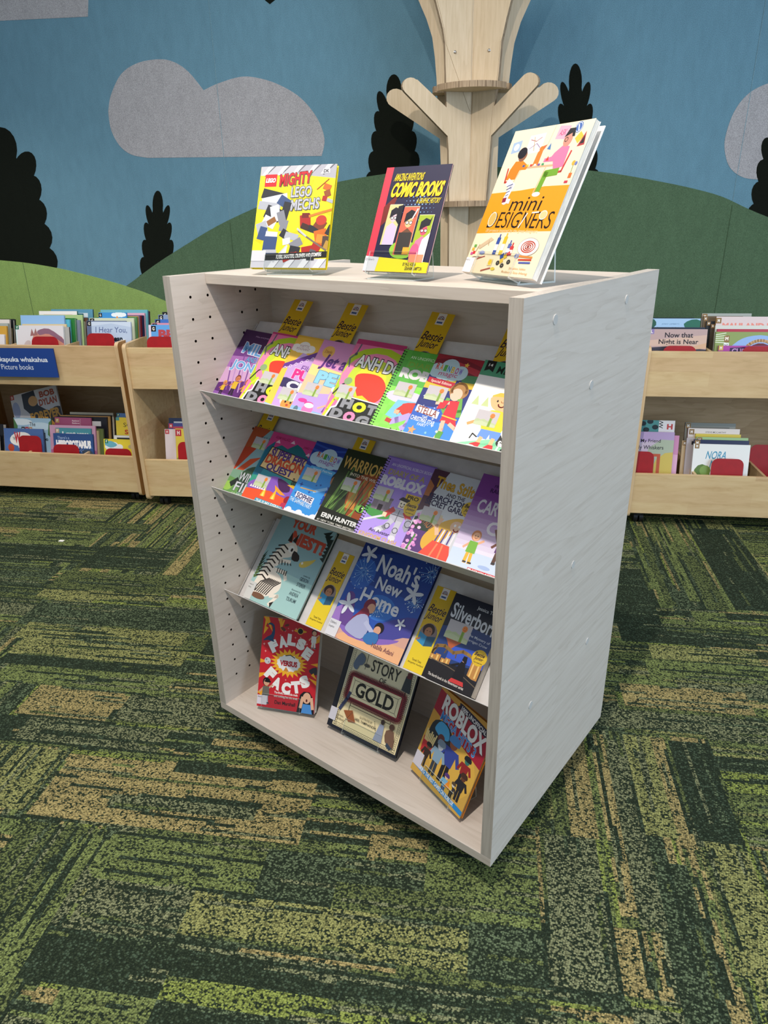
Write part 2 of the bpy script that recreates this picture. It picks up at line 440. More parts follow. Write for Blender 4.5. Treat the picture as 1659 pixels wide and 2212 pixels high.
# ---- carpet: planks of loop pile, every row of yarn its own run of colours
def build_floor():
    rng = np.random.default_rng(11)
    X0, X1, Y0, Y1, cs = -3.2, 2.2, -0.6, WALL_Y, 0.0095
    nx, ny = int(round((X1-X0)/cs)), int(round((Y1-Y0)/cs))
    CL = {'D': ('4a5a48', .22), 'E': ('68775a', .42), 'S': ('8d916c', .55), 'G': ('839056', .78), 'M': ('737e4d', .62), 'L': ('93a052', .74), 'T': ('b3a26c', .82), 'O': ('9fa064', .75)}
    cols = {k: np.array([*lin(c), d]) for k, (c, d) in CL.items()}
    img = np.zeros((ny, nx, 4)); img[:] = cols['M']
    gx = lambda x: int(np.clip(round((x-X0)/cs), 0, nx)); gy = lambda y: int(np.clip(round((y-Y0)/cs), 0, ny))
    def plank(x0, x1, y0, y1, d, base=None):
        a, b, c, e = gx(x0), gx(x1), gy(y0), gy(y1)
        if b <= a or e <= c: return
        n, m = (e-c, b-a) if d == 'x' else (b-a, e-c)      # n yarn rows of m tufts
        blk = np.zeros((n, m, 4)); keys = list('DESGMLTO')
        r = 0
        while r < n:
            hgt = int(rng.integers(2, 10)); cut = [0]
            while cut[-1] < m: cut.append(cut[-1]+int(rng.integers(20, 80)))
            for s0, s1 in zip(cut[:-1], cut[1:]):
                k = base if base and rng.random() < .8 else rng.choice(keys, p=[.2, .12, .14, .18, .14, .06, .08, .08])
                blk[r:r+hgt, s0:s1] = cols[k]
            r += hgt
        for _ in range(int(n*m/55)):                            # single odd rows of yarn
            r = rng.integers(0, n); s0 = rng.integers(0, m); L = rng.integers(6, 50)
            blk[r, s0:s0+L] = cols[rng.choice(keys)]
        blk = blk*rng.uniform(.9, 1.08, (n, 1, 1))
        img[c:e, a:b] = blk if d == 'x' else np.transpose(blk, (1, 0, 2))
    j = 0; y = -0.58
    while y < Y1:
        x = X0-rng.random()
        while x < X1: plank(x, x+1.0, y, y+.25, 'x'); x += 1.0
        y += .25; j += 1
    V = [(.155, .41, .92, 1.70), (.41, .66, .50, 1.70), (.155, .41, -.6, .42), (.66, .92, .3, 1.32), (-1.13, -.87, .35, 1.18), (-1.42, -1.15, 1.18, 1.42), (-1.9, -1.64, 2.45, 3.22), (-1.64, -1.39, 2.45, 3.22), (-1.39, -1.2, 2.45, 2.9),
         (.66, .91, 2.43, 3.3), (.91, 1.17, 2.43, 3.3), (-1.62, -1.4, 1.54, 1.72), (-1.95, -1.66, 1.78, 2.0), (1.17, 1.42, 1.9, 2.7), (-1.65, -1.4, .3, 1.18)]
    for v in V: plank(*v, 'y')
    B = [  # x0, x1, y0, y1, colour, run of the yarn: the blocks that stand out
        (-1.42, -1.12, 1.55, 1.69, 'T', 'x'), (-2.65, -2.33, 3.08, 3.21, 'O', 'x'), (-2.2, -1.9, 3.11, 3.2, 'T', 'x'), (-2.25, -1.85, 2.7, 2.82, 'G', 'x'), (-2.46, -1.64, 2.84, 2.95, 'M', 'x'),
        (-1.76, -1.38, 2.48, 2.70, 'D', 'x'), (-3.0, -1.76, 2.52, 2.68, 'D', 'x'), (-1.79, -1.18, 2.3, 2.45, 'M', 'x'), (-1.79, -1.3, 2.22, 2.3, 'O', 'x'), (-2.6, -1.82, 2.3, 2.48, 'E', 'x'), (-1.75, -1.0, 2.02, 2.2, 'E', 'x'), (-1.65, -1.01, 1.84, 1.94, 'O', 'x'), (-1.7, -1.05, 1.94, 2.04, 'O', 'x'), (-1.65, -1.02, 1.78, 1.84, 'D', 'x'), (-1.6, -1.0, 1.69, 1.78, 'G', 'x'),
        (-1.36, -1.29, 2.46, 2.82, 'T', 'y'), (-1.1, -.8, 1.56, 1.68, 'S', 'x'), (-1.36, -.9, 1.44, 1.54, 'S', 'x'),
        (-1.14, -.42, 1.19, 1.38, 'T', 'x'), (-.95, -.55, 1.24, 1.28, 'S', 'x'), (-.88, -.48, 1.04, 1.16, 'G', 'x'), (-.48, -.1, 1.04, 1.17, 'E', 'x'), (-.86, -.62, .92, 1.03, 'S', 'x'), (-.62, .0, .93, 1.03, 'O', 'x'), (-.9, -.6, .80, .91, 'D', 'x'), (-.6, .16, .84, .9, 'D', 'x'), (-.6, .4, .80, .83, 'L', 'x'), (-.8, -.6, .68, .8, 'G', 'x'), (-.6, .4, .66, .79, 'D', 'x'),
        (-.25, -.1, 1.17, 1.24, 'T', 'x'), (-.1, .155, 1.04, 1.24, 'G', 'x'), (-.3, .0, 1.03, 1.1, 'M', 'x'), (.0, .155, .92, 1.04, 'E', 'x'), (-1.13, -.9, .5, 1.17, 'M', 'y'), (-.98, -.9, .7, 1.15, 'G', 'y'), (-1.4, -1.16, 1.2, 1.41, 'O', 'y'),
        (.16, .30, .93, 1.3, 'S', 'y'), (.32, .36, 1.1, 1.68, 'T', 'y'), (.24, .31, 1.3, 1.68, 'T', 'y'), (.42, .52, 1.33, 1.69, 'O', 'y'), (.50, .53, 1.3, 1.69, 'T', 'y'), (.31, .40, .93, 1.07, 'T', 'y'), (.41, .5, .7, 1.25, 'E', 'y'), (.54, .65, 1.33, 1.68, 'D', 'y'), (.53, .65, 1.0, 1.31, 'O', 'y'), (.36, .42, 1.08, 1.66, 'S', 'y'),
        (.58, .93, 2.09, 2.17, 'O', 'x'), (.45, .83, 1.82, 1.94, 'T', 'x'), (.55, 1.0, 1.98, 2.08, 'G', 'x'), (.5, .95, 2.18, 2.3, 'D', 'x'), (.78, .9, 2.33, 2.42, 'G', 'x'), (.66, 1.1, 1.70, 1.80, 'S', 'x'), (.3, .66, 1.72, 1.8, 'S', 'x'),
        (.95, 1.16, 2.45, 3.2, 'D', 'y'), (.80, .84, 2.5, 3.2, 'G', 'y'), (.70, .74, 2.45, 3.2, 'M', 'y'), (.85, .93, 2.44, 2.9, 'M', 'y'), (.4, .66, 2.3, 2.8, 'D', 'x'), (1.16, 1.9, 2.95, 3.1, 'G', 'x')]
    keys = list('DESGMTO')
    for x0, x1, y0, y1, k, d in B:
        a, b, c, e = gx(x0), gx(x1), gy(y0), gy(y1)
        n, m = (e-c, b-a) if d == 'x' else (b-a, e-c)
        if n < 1 or m < 1: continue
        blk = np.zeros((n, m, 4)); blk[:] = cols[k]*rng.uniform(.88, 1.1, (n, 1, 1))
        for _ in range(max(1, n*m//34)):
            r = rng.integers(0, n); s0 = rng.integers(0, m); L = rng.integers(5, 36)
            blk[r, s0:s0+L] = cols[rng.choice(['D', 'E', 'S', 'M', k, k])]
        img[c:e, a:b] = blk if d == 'x' else np.transpose(blk, (1, 0, 2))
    xs = np.linspace(X0, X1, nx+1); ys = np.linspace(Y0, Y1, ny+1)
    gxx, gyy = np.meshgrid(xs, ys); V = np.zeros(((nx+1)*(ny+1)+8, 3), 'f'); V[:(nx+1)*(ny+1), 0] = gxx.ravel(); V[:(nx+1)*(ny+1), 1] = gyy.ravel()
    ii, jj = np.meshgrid(np.arange(nx), np.arange(ny)); b0 = jj*(nx+1)+ii
    Fq = np.stack([b0, b0+1, b0+nx+2, b0+nx+1], -1).reshape(-1, 4)
    k = (nx+1)*(ny+1)
    V[k:k+8] = [(-7, -5, 0), (7, -5, 0), (7, Y0, 0), (-7, Y0, 0), (-7, Y1, 0), (X0, Y1, 0), (X1, Y1, 0), (7, Y1, 0)]
    g = lambda i, j_: j_*(nx+1)+i
    extra = np.array([[k, k+1, k+2, k+3], [k+3, g(0, 0), k+5, k+4], [g(nx, 0), k+2, k+7, k+6]])
    Fq = np.vstack([Fq, extra]); nf = len(Fq)
    me = bpy.data.meshes.new('floor'); me.vertices.add(len(V)); me.vertices.foreach_set('co', V.ravel())
    me.loops.add(nf*4); me.loops.foreach_set('vertex_index', Fq.ravel().astype('i'))
    me.polygons.add(nf); me.polygons.foreach_set('loop_start', np.arange(nf, dtype='i')*4)
    me.update(calc_edges=True)
    c = np.vstack([img.reshape(-1, 4), np.repeat(cols['M'][None], 3, 0)]); c = np.clip(np.repeat(c, 4, 0), 0, 1)
    at_ = me.color_attributes.new('col', 'FLOAT_COLOR', 'CORNER'); at_.data.foreach_set('color', c.astype('f').ravel())
    me.materials.append(CARPET); me.validate()
    o = bpy.data.objects.new('floor', me); COL.objects.link(o); tag(o, 'green loop pile carpet of streaky planks in olive tan and dark green', 'floor', kind='structure')
build_floor()

# ---- felt wall with its inlaid landscape
def wallpt(px, py, lift=0.0):
    v = at(px, py, WALL_Y); return Vector((v.x, WALL_Y-lift, v.z))
b = BM(); b.box(-6, 5, WALL_Y, WALL_Y+0.05, -0.02, 3.6)
wall = tag(b.done('wall_back', F_SKY), 'blue felt wall with inlaid hills, clouds and dark conifers', 'wall', kind='structure')
def inlay(name, polys, mat, lift, label=None):
    """flat felt pieces let into the wall, each a slab of its own thickness"""
    bm = BM()
    for i, pts in enumerate(polys):
        l2 = lift + i*0.00006
        fr = [bm.b.verts.new(wallpt(x, y, l2)) for x, y in pts]; bk = [bm.b.verts.new(wallpt(x, y, -0.004)) for x, y in pts]
        bm.b.faces.new(fr); n = len(pts)
        for k in range(n): bm.b.faces.new((fr[k], fr[(k+1) % n], bk[(k+1) % n], bk[k]))
    o = bm.done(name, mat, wall)
    if label: o['label'] = label
CLOUD = smooth_pts([(234, 240), (240, 205), (262, 160), (298, 136), (345, 128), (378, 135), (408, 156), (440, 195)], 5) + smooth_pts([(440, 195), (472, 180), (520, 166), (560, 169), (605, 184), (650, 212), (685, 255), (701, 300), (695, 337)], 5) + smooth_pts([(320, 341), (284, 334), (258, 314), (240, 280), (234, 242)], 4)
inlay('felt_cloud', [CLOUD], F_GREY, 0.0012, 'long grey double-humped felt cloud')
inlay('felt_cloud', [[(-260, -60), (188, -60), (191, 0), (190, 36), (0, 45), (-260, 52)]], F_GREY, 0.0012, 'grey felt cloud at the left upper edge')
inlay('felt_cloud', [smooth_pts([(1900, 170), (1720, 165), (1659, 180), (1616, 203), (1585, 243), (1566, 300), (1568, 340), (1580, 366), (1605, 383), (1640, 388), (1700, 390), (1900, 392)], 5)], F_GREY, 0.0012, 'grey felt cloud at the right edge')
inlay('felt_hill', [smooth_pts([(200, 665), (270, 620), (335, 572), (400, 530), (470, 488), (550, 450), (640, 415), (730, 393), (830, 376), (920, 367), (1010, 362), (1100, 361), (1200, 363), (1270, 368), (1340, 377), (1430, 393), (1500, 408), (1560, 425), (1620, 453), (1700, 485), (1900, 560)], 3) + [(1900, 1180), (200, 1180)]], F_HILL, 0.0032, 'broad dark green felt hill')
inlay('felt_hill', [smooth_pts([(-900, 520), (-600, 528), (-300, 541), (-100, 553), (0, 562), (60, 568), (130, 580), (200, 597), (270, 617), (330, 638), (420, 680), (520, 740), (640, 830)], 3) + [(640, 1180), (-900, 1180)]], F_LIGHT, 0.0044, 'light green felt hill at the left')
def conifer(cx, top, base, half, tiers, label):
    polys = []
    def lobe(x, y, rx, ry, rot):
        pts = []
        for i in range(20):
            a = 2*math.pi*i/20; u, v = rx*math.cos(a), ry*math.sin(a)
            pts.append((x+u*math.cos(rot)-v*math.sin(rot), y+u*math.sin(rot)+v*math.cos(rot)))
        polys.append(pts)
    H = base-top; lobe(cx, top+H*.13, half*.25, H*.14, 0); pw = half*.2; py = top+H*.12
    for i in range(tiers):
        f = (i+.55)/tiers; y = top+H*(.16+.84*f); w = half*(.50+.50*f); st = H*.84/tiers
        for sg in (-1, 1): lobe(cx+sg*w*.66, y, w*.30, st*.74, sg*.24)
        polys.append([(cx-w*.62, y+st*.55), (cx-pw, py), (cx+pw, py), (cx+w*.62, y+st*.55)]); pw = w*.6; py = y+st*.1
    polys = [[(x, min(y, base)) for x, y in p] for p in polys]
    inlay('felt_conifer', polys, F_BLACK, 0.0016, label)
conifer(0, 278, 640, 148, 6, 'tall black felt conifer at the left edge')
conifer(341, 414, 636, 45, 5, 'small black felt conifer on the light hill')
conifer(851, 163, 420, 66, 5, 'black felt conifer left of the wooden tree')
conifer(1243, 140, 420, 56, 5, 'black felt conifer right of the wooden tree')
conifer(1705, 260, 540, 112, 5, 'black felt conifer at the right edge')
inlay('felt_conifer', [[(560, -40), (606, -40), (594, 0), (583, 9), (572, 0)]], F_BLACK, 0.0016, 'black felt point at the top')
for px, py, green in ((480, 300, 482), (1600, 330, 443), (57, 600, 567)):
    x = at(px, py, WALL_Y).x; zg = wallpt(px, green).z
    for z0, z1, m in ((0, zg, F_SEAMG), (zg, 3.6, F_SEAM)):
        if m is F_SEAM and px == 57: continue
        b = BM(); b.box(x-.001, x+.001, WALL_Y-(.0048 if m is F_SEAMG else .0018), WALL_Y+.001, z0, z1); b.done('panel_seam', m, wall)

# ================================================================== WOODEN TREE
def build_tree():
    AX, AY = -0.131, 3.40
    root = empty('plywood_tree', Matrix.Translation((AX, AY, 0)), 'birch plywood tree of four crossed panels with stubby branches', 'tree')
    def fin(pix, dx, dy, name='trunk_panel', label=None):
        L = math.hypot(dx, dy); dx /= L; dy /= L; pts = []
        for px, py in pix:
            d = at(px, py, 1.0)-Vector((0, 0, CAM_H))
            # the pixel's ray meets the vertical plane through the axis along (dx, dy)
            s = (AX*dy-AY*dx)/(d.x*dy-d.y*dx); P = Vector((0, 0, CAM_H))+d*s
            pts.append(((P.x-AX)*dx+(P.y-AY)*dy, P.z if py < 800 else 0.0))
        b = BM(); M = Matrix(((dx, 0, -dy, 0), (dy, 0, dx, 0), (0, 1, 0, 0), (0, 0, 0, 1))) @ Matrix.Translation((0, 0, -0.009))
        b.prism(pts, 0.018, M, 0, 1); o = b.done(name, [BIRCH, PLY_EDGE], root)
        if label: o['label'] = label
    def c4(l): return [(780+x*.3255, y*.3255) for x, y in l]
    capL = lambda cx, cy, r, a0, a1, n=8: [(cx+r*math.cos(R(a0+(a1-a0)*i/n)), cy+r*math.sin(R(a0+(a1-a0)*i/n))) for i in range(n+1)]
    FL = c4([(745, -330), (395, -330), (435, -180), (478, -40), (512, 90), (540, 200), (552, 290), (558, 500), (562, 715), (368, 530)]+capL(325, 572, 56, -48, -228)+[(570, 905), (576, 1000), (580, 1340), (582, 2600), (690, 2600)])
    FR = c4([(745, -330), (1110, -330), (1060, -180), (1010, -30), (972, 120), (938, 272), (920, 480), (888, 706), (1086, 500)]+capL(1128, 538, 56, -132, 50)+[(868, 902), (855, 1060), (832, 1340), (812, 2600), (690, 2600)])
    BL = c4([(745, -330), (210, -330), (300, -160), (385, 0), (440, 130), (478, 250), (495, 380), (506, 520), (514, 690), (270, 600)]+capL(236, 652, 62, -62, -240)+[(528, 922), (534, 1090), (536, 2600), (700, 2600)])
    BR = c4([(745, -330), (1290, -330), (1210, -170), (1122, 0), (1055, 150), (1012, 290), (992, 420), (975, 560), (957, 640), (1180, 580)]+capL(1240, 614, 66, -118, 58)+[(908, 914), (900, 1090), (893, 2600), (700, 2600)])
    fin(FL, -.32, -.155); fin(FR, .32, -.155); fin(BL, -.434, .155); fin(BR, .434, .155)
    # lining plates on the two front faces, cut on the slant
    def plate(pix, dx, dy, lift):
        L = math.hypot(dx, dy); dx /= L; dy /= L; pts = []
        for px, py in c4(pix):
            d = at(px, py, 1.0)-Vector((0, 0, CAM_H)); s = (AX*dy-AY*dx)/(d.x*dy-d.y*dx); P = Vector((0, 0, CAM_H))+d*s
            pts.append((max((P.x-AX)*dx+(P.y-AY)*dy, .011), P.z))
        M = Matrix(((dx, 0, -dy, 0), (dy, 0, dx, 0), (0, 1, 0, 0), (0, 0, 0, 1))) @ Matrix.Translation((0, 0, lift))
        b = BM(); b.prism(pts, .002, M, 0, 1); b.done('lining_panel', [BIRCH, PLY_EDGE], root)
    plate([(742, 318), (932, 274), (914, 480), (882, 706), (860, 905), (848, 1060), (826, 1340), (806, 2600), (690, 2600), (728, 742)], .32, -.155, -.011)
    plate([(742, -330), (405, -330), (445, -180), (486, -40), (520, 90), (546, 200), (558, 296), (726, 742)], -.32, -.155, .009)
    z1 = at(1018, 184, 3.28).z; z2 = at(1009, 440, 3.28).z; z0 = 0.35
    for z, rad in ((z1, .165), (z2, .125), (z0, .125)):
        a = [math.atan2(-.155, -.32)+2*math.pi, math.atan2(-.155, .32)+2*math.pi, math.atan2(.155, .434)+2*math.pi, math.atan2(.155, -.434)+2*math.pi]
        for a0, a1 in ((a[0], a[1]), (a[1], a[2]), (a[3]-2*math.pi, a[0]-2*math.pi)):
            if a1 < a0: a1 += 2*math.pi
            e0, e1 = a0+.08, a1-.08
            pts = [(0.02*math.cos((a0+a1)/2), 0.02*math.sin((a0+a1)/2))]+[(rad*math.cos(e0+(e1-e0)*i/10), rad*math.sin(e0+(e1-e0)*i/10)) for i in range(11)]
            b = BM(); b.prism(pts, .022, Matrix.Translation((0, 0, z-.011)), 0, 1); b.done('brace_shelf', [BIRCH, PLY_EDGE], root)
    for px, py in ((981, 114), (1059, 110)):
        d = at(px, py, 3.36); dx, dy = ((-.32, -.155) if px < 1018 else (.32, -.155)); L = math.hypot(dx, dy); dx /= L; dy /= L
        dr = d-Vector((0, 0, CAM_H)); s = (AX*dy-AY*dx)/(dr.x*dy-dr.y*dx); P = Vector((0, 0, CAM_H))+dr*s
        nrm = Vector((dy, -dx, 0)); nrm = nrm if nrm.y < 0 else -nrm; P = P-Vector((AX, AY, 0))+nrm*.009
        b = BM(); b.cyl(P, P+nrm*.004, .008, .006, 16); b.ball(P+nrm*.004, .004); b.done('screw_head', CHROME, root, smooth=True)
build_tree()

# ================================================================== BOOK BINS ON CASTORS
Z_T, Z_TL, Z_B, Z_BL = 0.832, 0.633, 0.267, 0.068
DEPTH = 0.50
def bin_unit(x0, x1, yf, rot, pivot_x, label, recess, dividers_up, dividers_low, endside=None):
    M = Matrix.Translation((pivot_x, yf, 0)) @ Matrix.Rotation(rot, 4, 'Z') @ Matrix.Translation((-pivot_x, -yf, 0))
    M = M @ Matrix.Translation((x0, yf, 0)); W = x1-x0; T = 0.018
    root = empty('book_bin', M, label, 'book bin')
    S = Matrix(((0, 0, 1, 0), (1, 0, 0, 0), (0, 1, 0, 0), (0, 0, 0, 1)))
    for xx in (0, W-T):
        b = BM(); b.prism(rrect(0, .048, DEPTH, .85, .022), T, Matrix.Translation((xx, 0, 0)) @ S, 0, 1); b.done('side_panel', [CORK if recess < .005 else MAPLE, MAPLE_EDGE], root)
    def pan(nm, *a, mat=MAPLE, bev=.0015):
        b = BM(); b.box(*a, bev=bev); b.done(nm, mat, root)
    pan('front_panel', T, W-T, recess, recess+.018, Z_TL, Z_T); pan('front_panel', T, W-T, recess, recess+.018, Z_BL, Z_B)
    pan('tray_floor', T, W-T, recess+.018, DEPTH-.018, Z_TL+.012, Z_TL+.03, mat=MAPLE_BACK, bev=0); pan('tray_floor', T, W-T, recess+.018, DEPTH-.018, Z_BL+.012, Z_BL+.03, mat=MAPLE_BACK, bev=0)
    pan('back_panel', T, W-T, DEPTH-.018, DEPTH, Z_BL, .80, mat=MAPLE_BACK, bev=0)
    for dv, zf in ((dividers_up, Z_TL), (dividers_low, Z_BL)):
        for dx in dv:
            b = BM(); z1 = zf+.195
            b.prism([(recess+.018, zf+.03), (DEPTH-.018, zf+.03), (DEPTH-.018, z1), (recess+.018, z1)], .012, Matrix.Translation((dx-x0-.006, 0, 0)) @ S); b.done('divider', MAPLE, root)
    for cx, cy in ((.07, .06), (W-.07, .06), (.07, DEPTH-.06), (W-.07, DEPTH-.06)):
        b = BM(); b.cyl((cx, cy, .052), (cx, cy, .068), .02, seg=16); b.box(cx-.012, cx+.012, cy-.006, cy+.03, .03, .056, .004); f = b.done('castor', BLACKPL, root)
        for s in (-1, 1):
            b = BM(); b.cyl((cx+s*.004, cy+.012, .0255), (cx+s*.022, cy+.012, .0255), .025, seg=24); b.done('wheel', BLACKPL, f, smooth=False)
    return root, M
def bx(px, py, Y): return at(px, py, Y).x
BIN1, M1 = bin_unit(-2.90, -1.799, 3.19, R(-1.0), -1.799, 'maple book bin with a blue sign on its front, at the left', .002,
    [bx(140, 735, 3.24), bx(22, 735, 3.24)], [bx(64, 970, 3.24), bx(185, 975, 3.24)])
BIN2, M2 = bin_unit(-1.752, -0.66, 3.142, R(2.4), -1.752, 'maple book bin half hidden behind the white display unit', .012, [-1.25], [-1.25])
BIN3, M3 = bin_unit(.665, 1.84, 3.185, R(.4), .665, 'maple book bin at the right of the white display unit', .008, [bx(1535, 760, 3.24), 1.42], [bx(1500, 1026, 3.24), bx(1650, 1030, 3.24)])
# sign on the left bin
def build_sign():
    y = 3.178; a = at(127, 815.5, y); w = .46; top = at(113, 753, y).z; h = top-a.z
    A = Art(h/w, '24458f')
    x1 = (at(103, 779, y).x-(a.x-w))/w; H = A.H
    A.t('Pukapuka whakahua', x1-.645, x1, H*.30, H*.52, 'e8eef8', .022)
    x2 = (at(72, 793, y).x-(a.x-w))/w; x3 = (at(2, 789, y).x-(a.x-w))/w
    A.t('Picture books', x3, x2, H*.56, H*.74, 'dfe6f4')
    fc = []; box_faces(fc, 0, w, 0, h, -.006, 0, lin('1c2f66')); ink(fc, A, w, 0)
    o = color_mesh('sign', fc, PRINT, None); o.matrix_world = frame(Vector((a.x-w, y, a.z)), Vector((1, 0, 0)), Vector((0, 0, 1)), Vector((0, -1, 0)))
    tag(o, 'blue sign with white writing fixed to the left book bin', 'sign')
build_sign()
b = BM(); v = at(133, 1169, 3.0); d = v-Vector((0, 0, CAM_H)); v = Vector((0, 0, CAM_H))+d*(CAM_H/-d.z)
b.box(v.x-.012, v.x+.012, v.y-.008, v.y+.008, .0005, .0035, .001); tag(b.done('paper_scrap', PAPER_WHITE), 'tiny white scrap lying on the carpet at the left', 'paper scrap')

# ================================================================== DISPLAY UNIT
UW, UD, UH, T, TB = 0.90, 0.62, 1.20, 0.0255, 0.0235
def build_unit():
    root = empty('display_shelf_unit', UM, 'whitewashed wooden display unit with slanted book shelves, standing on the carpet', 'display shelf')
    def part(nm, b, mats, **k): return b.done(nm, mats, root, **k)
    S = Matrix(((0, 0, 1, 0), (1, 0, 0, 0), (0, 1, 0, 0), (0, 0, 0, 1)))
    # side panels: inner face drilled with shelf-pin holes
    for side in (0, 1):
        bm = bmesh.new(); xi = T if side == 0 else UW-T; xo = 0 if side == 0 else UW; sg = 1 if side == 0 else -1
        outer = [bm.verts.new((xi, y, z)) for y, z in ((0.0, TB), (UD, TB), (UD, UH), (0.0, UH))]
        edges = [bm.edges.new((outer[i], outer[(i+1) % 4])) for i in range(4)]; loops = []
        if side == 0:
            for y in (.05, .10, .20, .25):
                for k in range(22):
                    z = 0.101+k*.05
                    vs = [bm.verts.new((xi, y+.0034*math.cos(2*math.pi*i/10), z+.0034*math.sin(2*math.pi*i/10))) for i in range(10)]
                    edges += [bm.edges.new((vs[i], vs[(i+1) % 10])) for i in range(10)]; loops.append(vs)
        if loops: bmesh.ops.triangle_fill(bm, use_beauty=True, use_dissolve=False, edges=edges)
        else: bm.faces.new(outer)
        for vs in loops:
            q = [bm.verts.new((xi-sg*.012, v.co.y, v.co.z)) for v in vs]
            for i in range(10):
                f = bm.faces.new((vs[i], vs[(i+1) % 10], q[(i+1) % 10], q[i])); f.material_index = 2
            f = bm.faces.new(q); f.material_index = 2
        o2 = [bm.verts.new((xo, v.co.y, v.co.z)) for v in outer]
        bm.faces.new(o2)
        for i in range(4):
            f = bm.faces.new((outer[i], outer[(i+1) % 4], o2[(i+1) % 4], o2[i])); f.material_index = 1
        bmesh.ops.recalc_face_normals(bm, faces=bm.faces)
        o = obj('side_panel', bm, [LW[1], EDGE, HOLE], root)
        if side == 1:
            for y, z in ((.115, 1.155), (.44, 1.155), (.30, 1.01), (.30, .62), (.14, .35), (.44, .35)):
                b = BM(); b.cyl((UW, y, z), (UW+.0012, y, z), .009, .0085, 24); b.done('screw_cap', CAPMAT, o)
    b = BM(); b.box(T, UW-T, .0986, UD-.106, UH-TB, UH, .0012); part('top_board', b, LW[0])
    b = BM(); b.box(0, UW, 0, UD, 0, TB, .0012); part('base_board', b, LW[0])
    b = BM(); b.box(T, UW-T, .301, .319, TB, UH-TB); part('back_panel', b, LW[0])
    for lz in (.937, .687, .387):
        oy, oz = .085, lz-.04; e2 = Vector((.684, .729)); nn = Vector((-.729, .684)); o = Vector((oy, oz))
        prof = [o+e2*.242+Vector((.006, -.004)), o+e2*.242, o, o+nn*.0567]
        b = BM(); q = ribbon([tuple(p) for p in (o+e2*.242, o)], .0015)
        b.prism([tuple(p) for p in ribbon([tuple(o+e2*.242), tuple(o)], .0015)], UW-2*T-.016, Matrix.Translation((T+.008, 0, 0)) @ S)
        tr = part('shelf_tray', b, TRAY)
        lip = BM(); Lf = T+.001; Rt = UW-T-.001; ob, ot = o+e2*.0, o+nn*.0567
        for off in (0,):
            P = [(Lf+.016, ob), (Rt-.016, ob), (Rt, ot), (Lf, ot)]
            fr = [lip.b.verts.new((x, p.x, p.y)) for x, p in P]; bk = [lip.b.verts.new((x, p.x-e2.x*.0015, p.y-e2.y*.0015)) for x, p in P]
            lip.b.faces.new(fr); lip.b.faces.new(bk)
            for i in range(4): lip.b.faces.new((fr[i], fr[(i+1) % 4], bk[(i+1) % 4], bk[i]))
        lip.done('lip', TRAY, tr)
        for xx in (T+.0005, UW-T-.0022):
            b = BM(); b.prism([tuple(o-nn*.012+e2*.0), tuple(o+e2*.02-nn*.018), tuple(o+e2*.235-nn*.018), tuple(o+e2*.235), tuple(o+nn*.0)], .0016, Matrix.Translation((xx, 0, 0)) @ S); b.done('end_bracket', TRAY, tr)
    for cx, cy in ((.09, .075), (UW-.09, .075), (.09, UD-.075), (UW-.09, UD-.075)):
        b = BM(); b.box(cx-.03, cx+.03, cy-.03, cy+.03, -.004, -.0002); b.cyl((cx, cy, -.03), (cx, cy, -.004), .012, seg=16); c = part('castor', b, CHROME)
        for s in (-1, 1):
            b = BM(); b.cyl((cx+s*.004, cy+.012, -.054), (cx+s*.02, cy+.012, -.054), .031, seg=28); b.done('wheel', BLACKPL, c)
build_unit()

# ================================================================== PRINTED COVERS
HB = 1.535
def loyalty():
    a = Art(.72, 'c6c2c8'); a.p([(0, .5), (.12, .42), (.25, .46), (.4, .40), (.55, .46), (.8, .5), (1, .55), (1, .72), (0, .72)], 'bccb9f')
    a.p([(0, .6), (.3, .5), (.6, .56), (1, .6), (1, .72), (0, .72)], 'c8d4ae')
    for i in range(5): a.ring(.1+.13*i, .53, .07, .008, 'b4c79a', 180, 360, n=6)
    a.r(.64, .3, .76, .72, '8fb24a'); a.r(.67, .3, .72, .72, '7da03c'); a.e(.72, .2, .11, .12, 'ee8a3c'); a.ring(.72, .21, .05, .018, 'b85a20', 20, 160, n=6); a.e(.69, .17, .014, .014, 'a04a18'); a.e(.76, .17, .014, .014, 'a04a18')
    return a
LOY = loyalty()
def roundst():
    a = Art(1.0, 'ffffff'); a.e(.5, .5, .5, .5, 'e2bd2c', n=28)
    a.t('Bestie', .14, .8, .18, .42, '2a1c2c', .03, sh=.25); a.t('Junior', .2, .78, .44, .70, '2a1c2c', .03, sh=.25); a.t('Two week loan', .2, .82, .75, .84, '2a1c2c', .02)
    return a
RND = roundst()
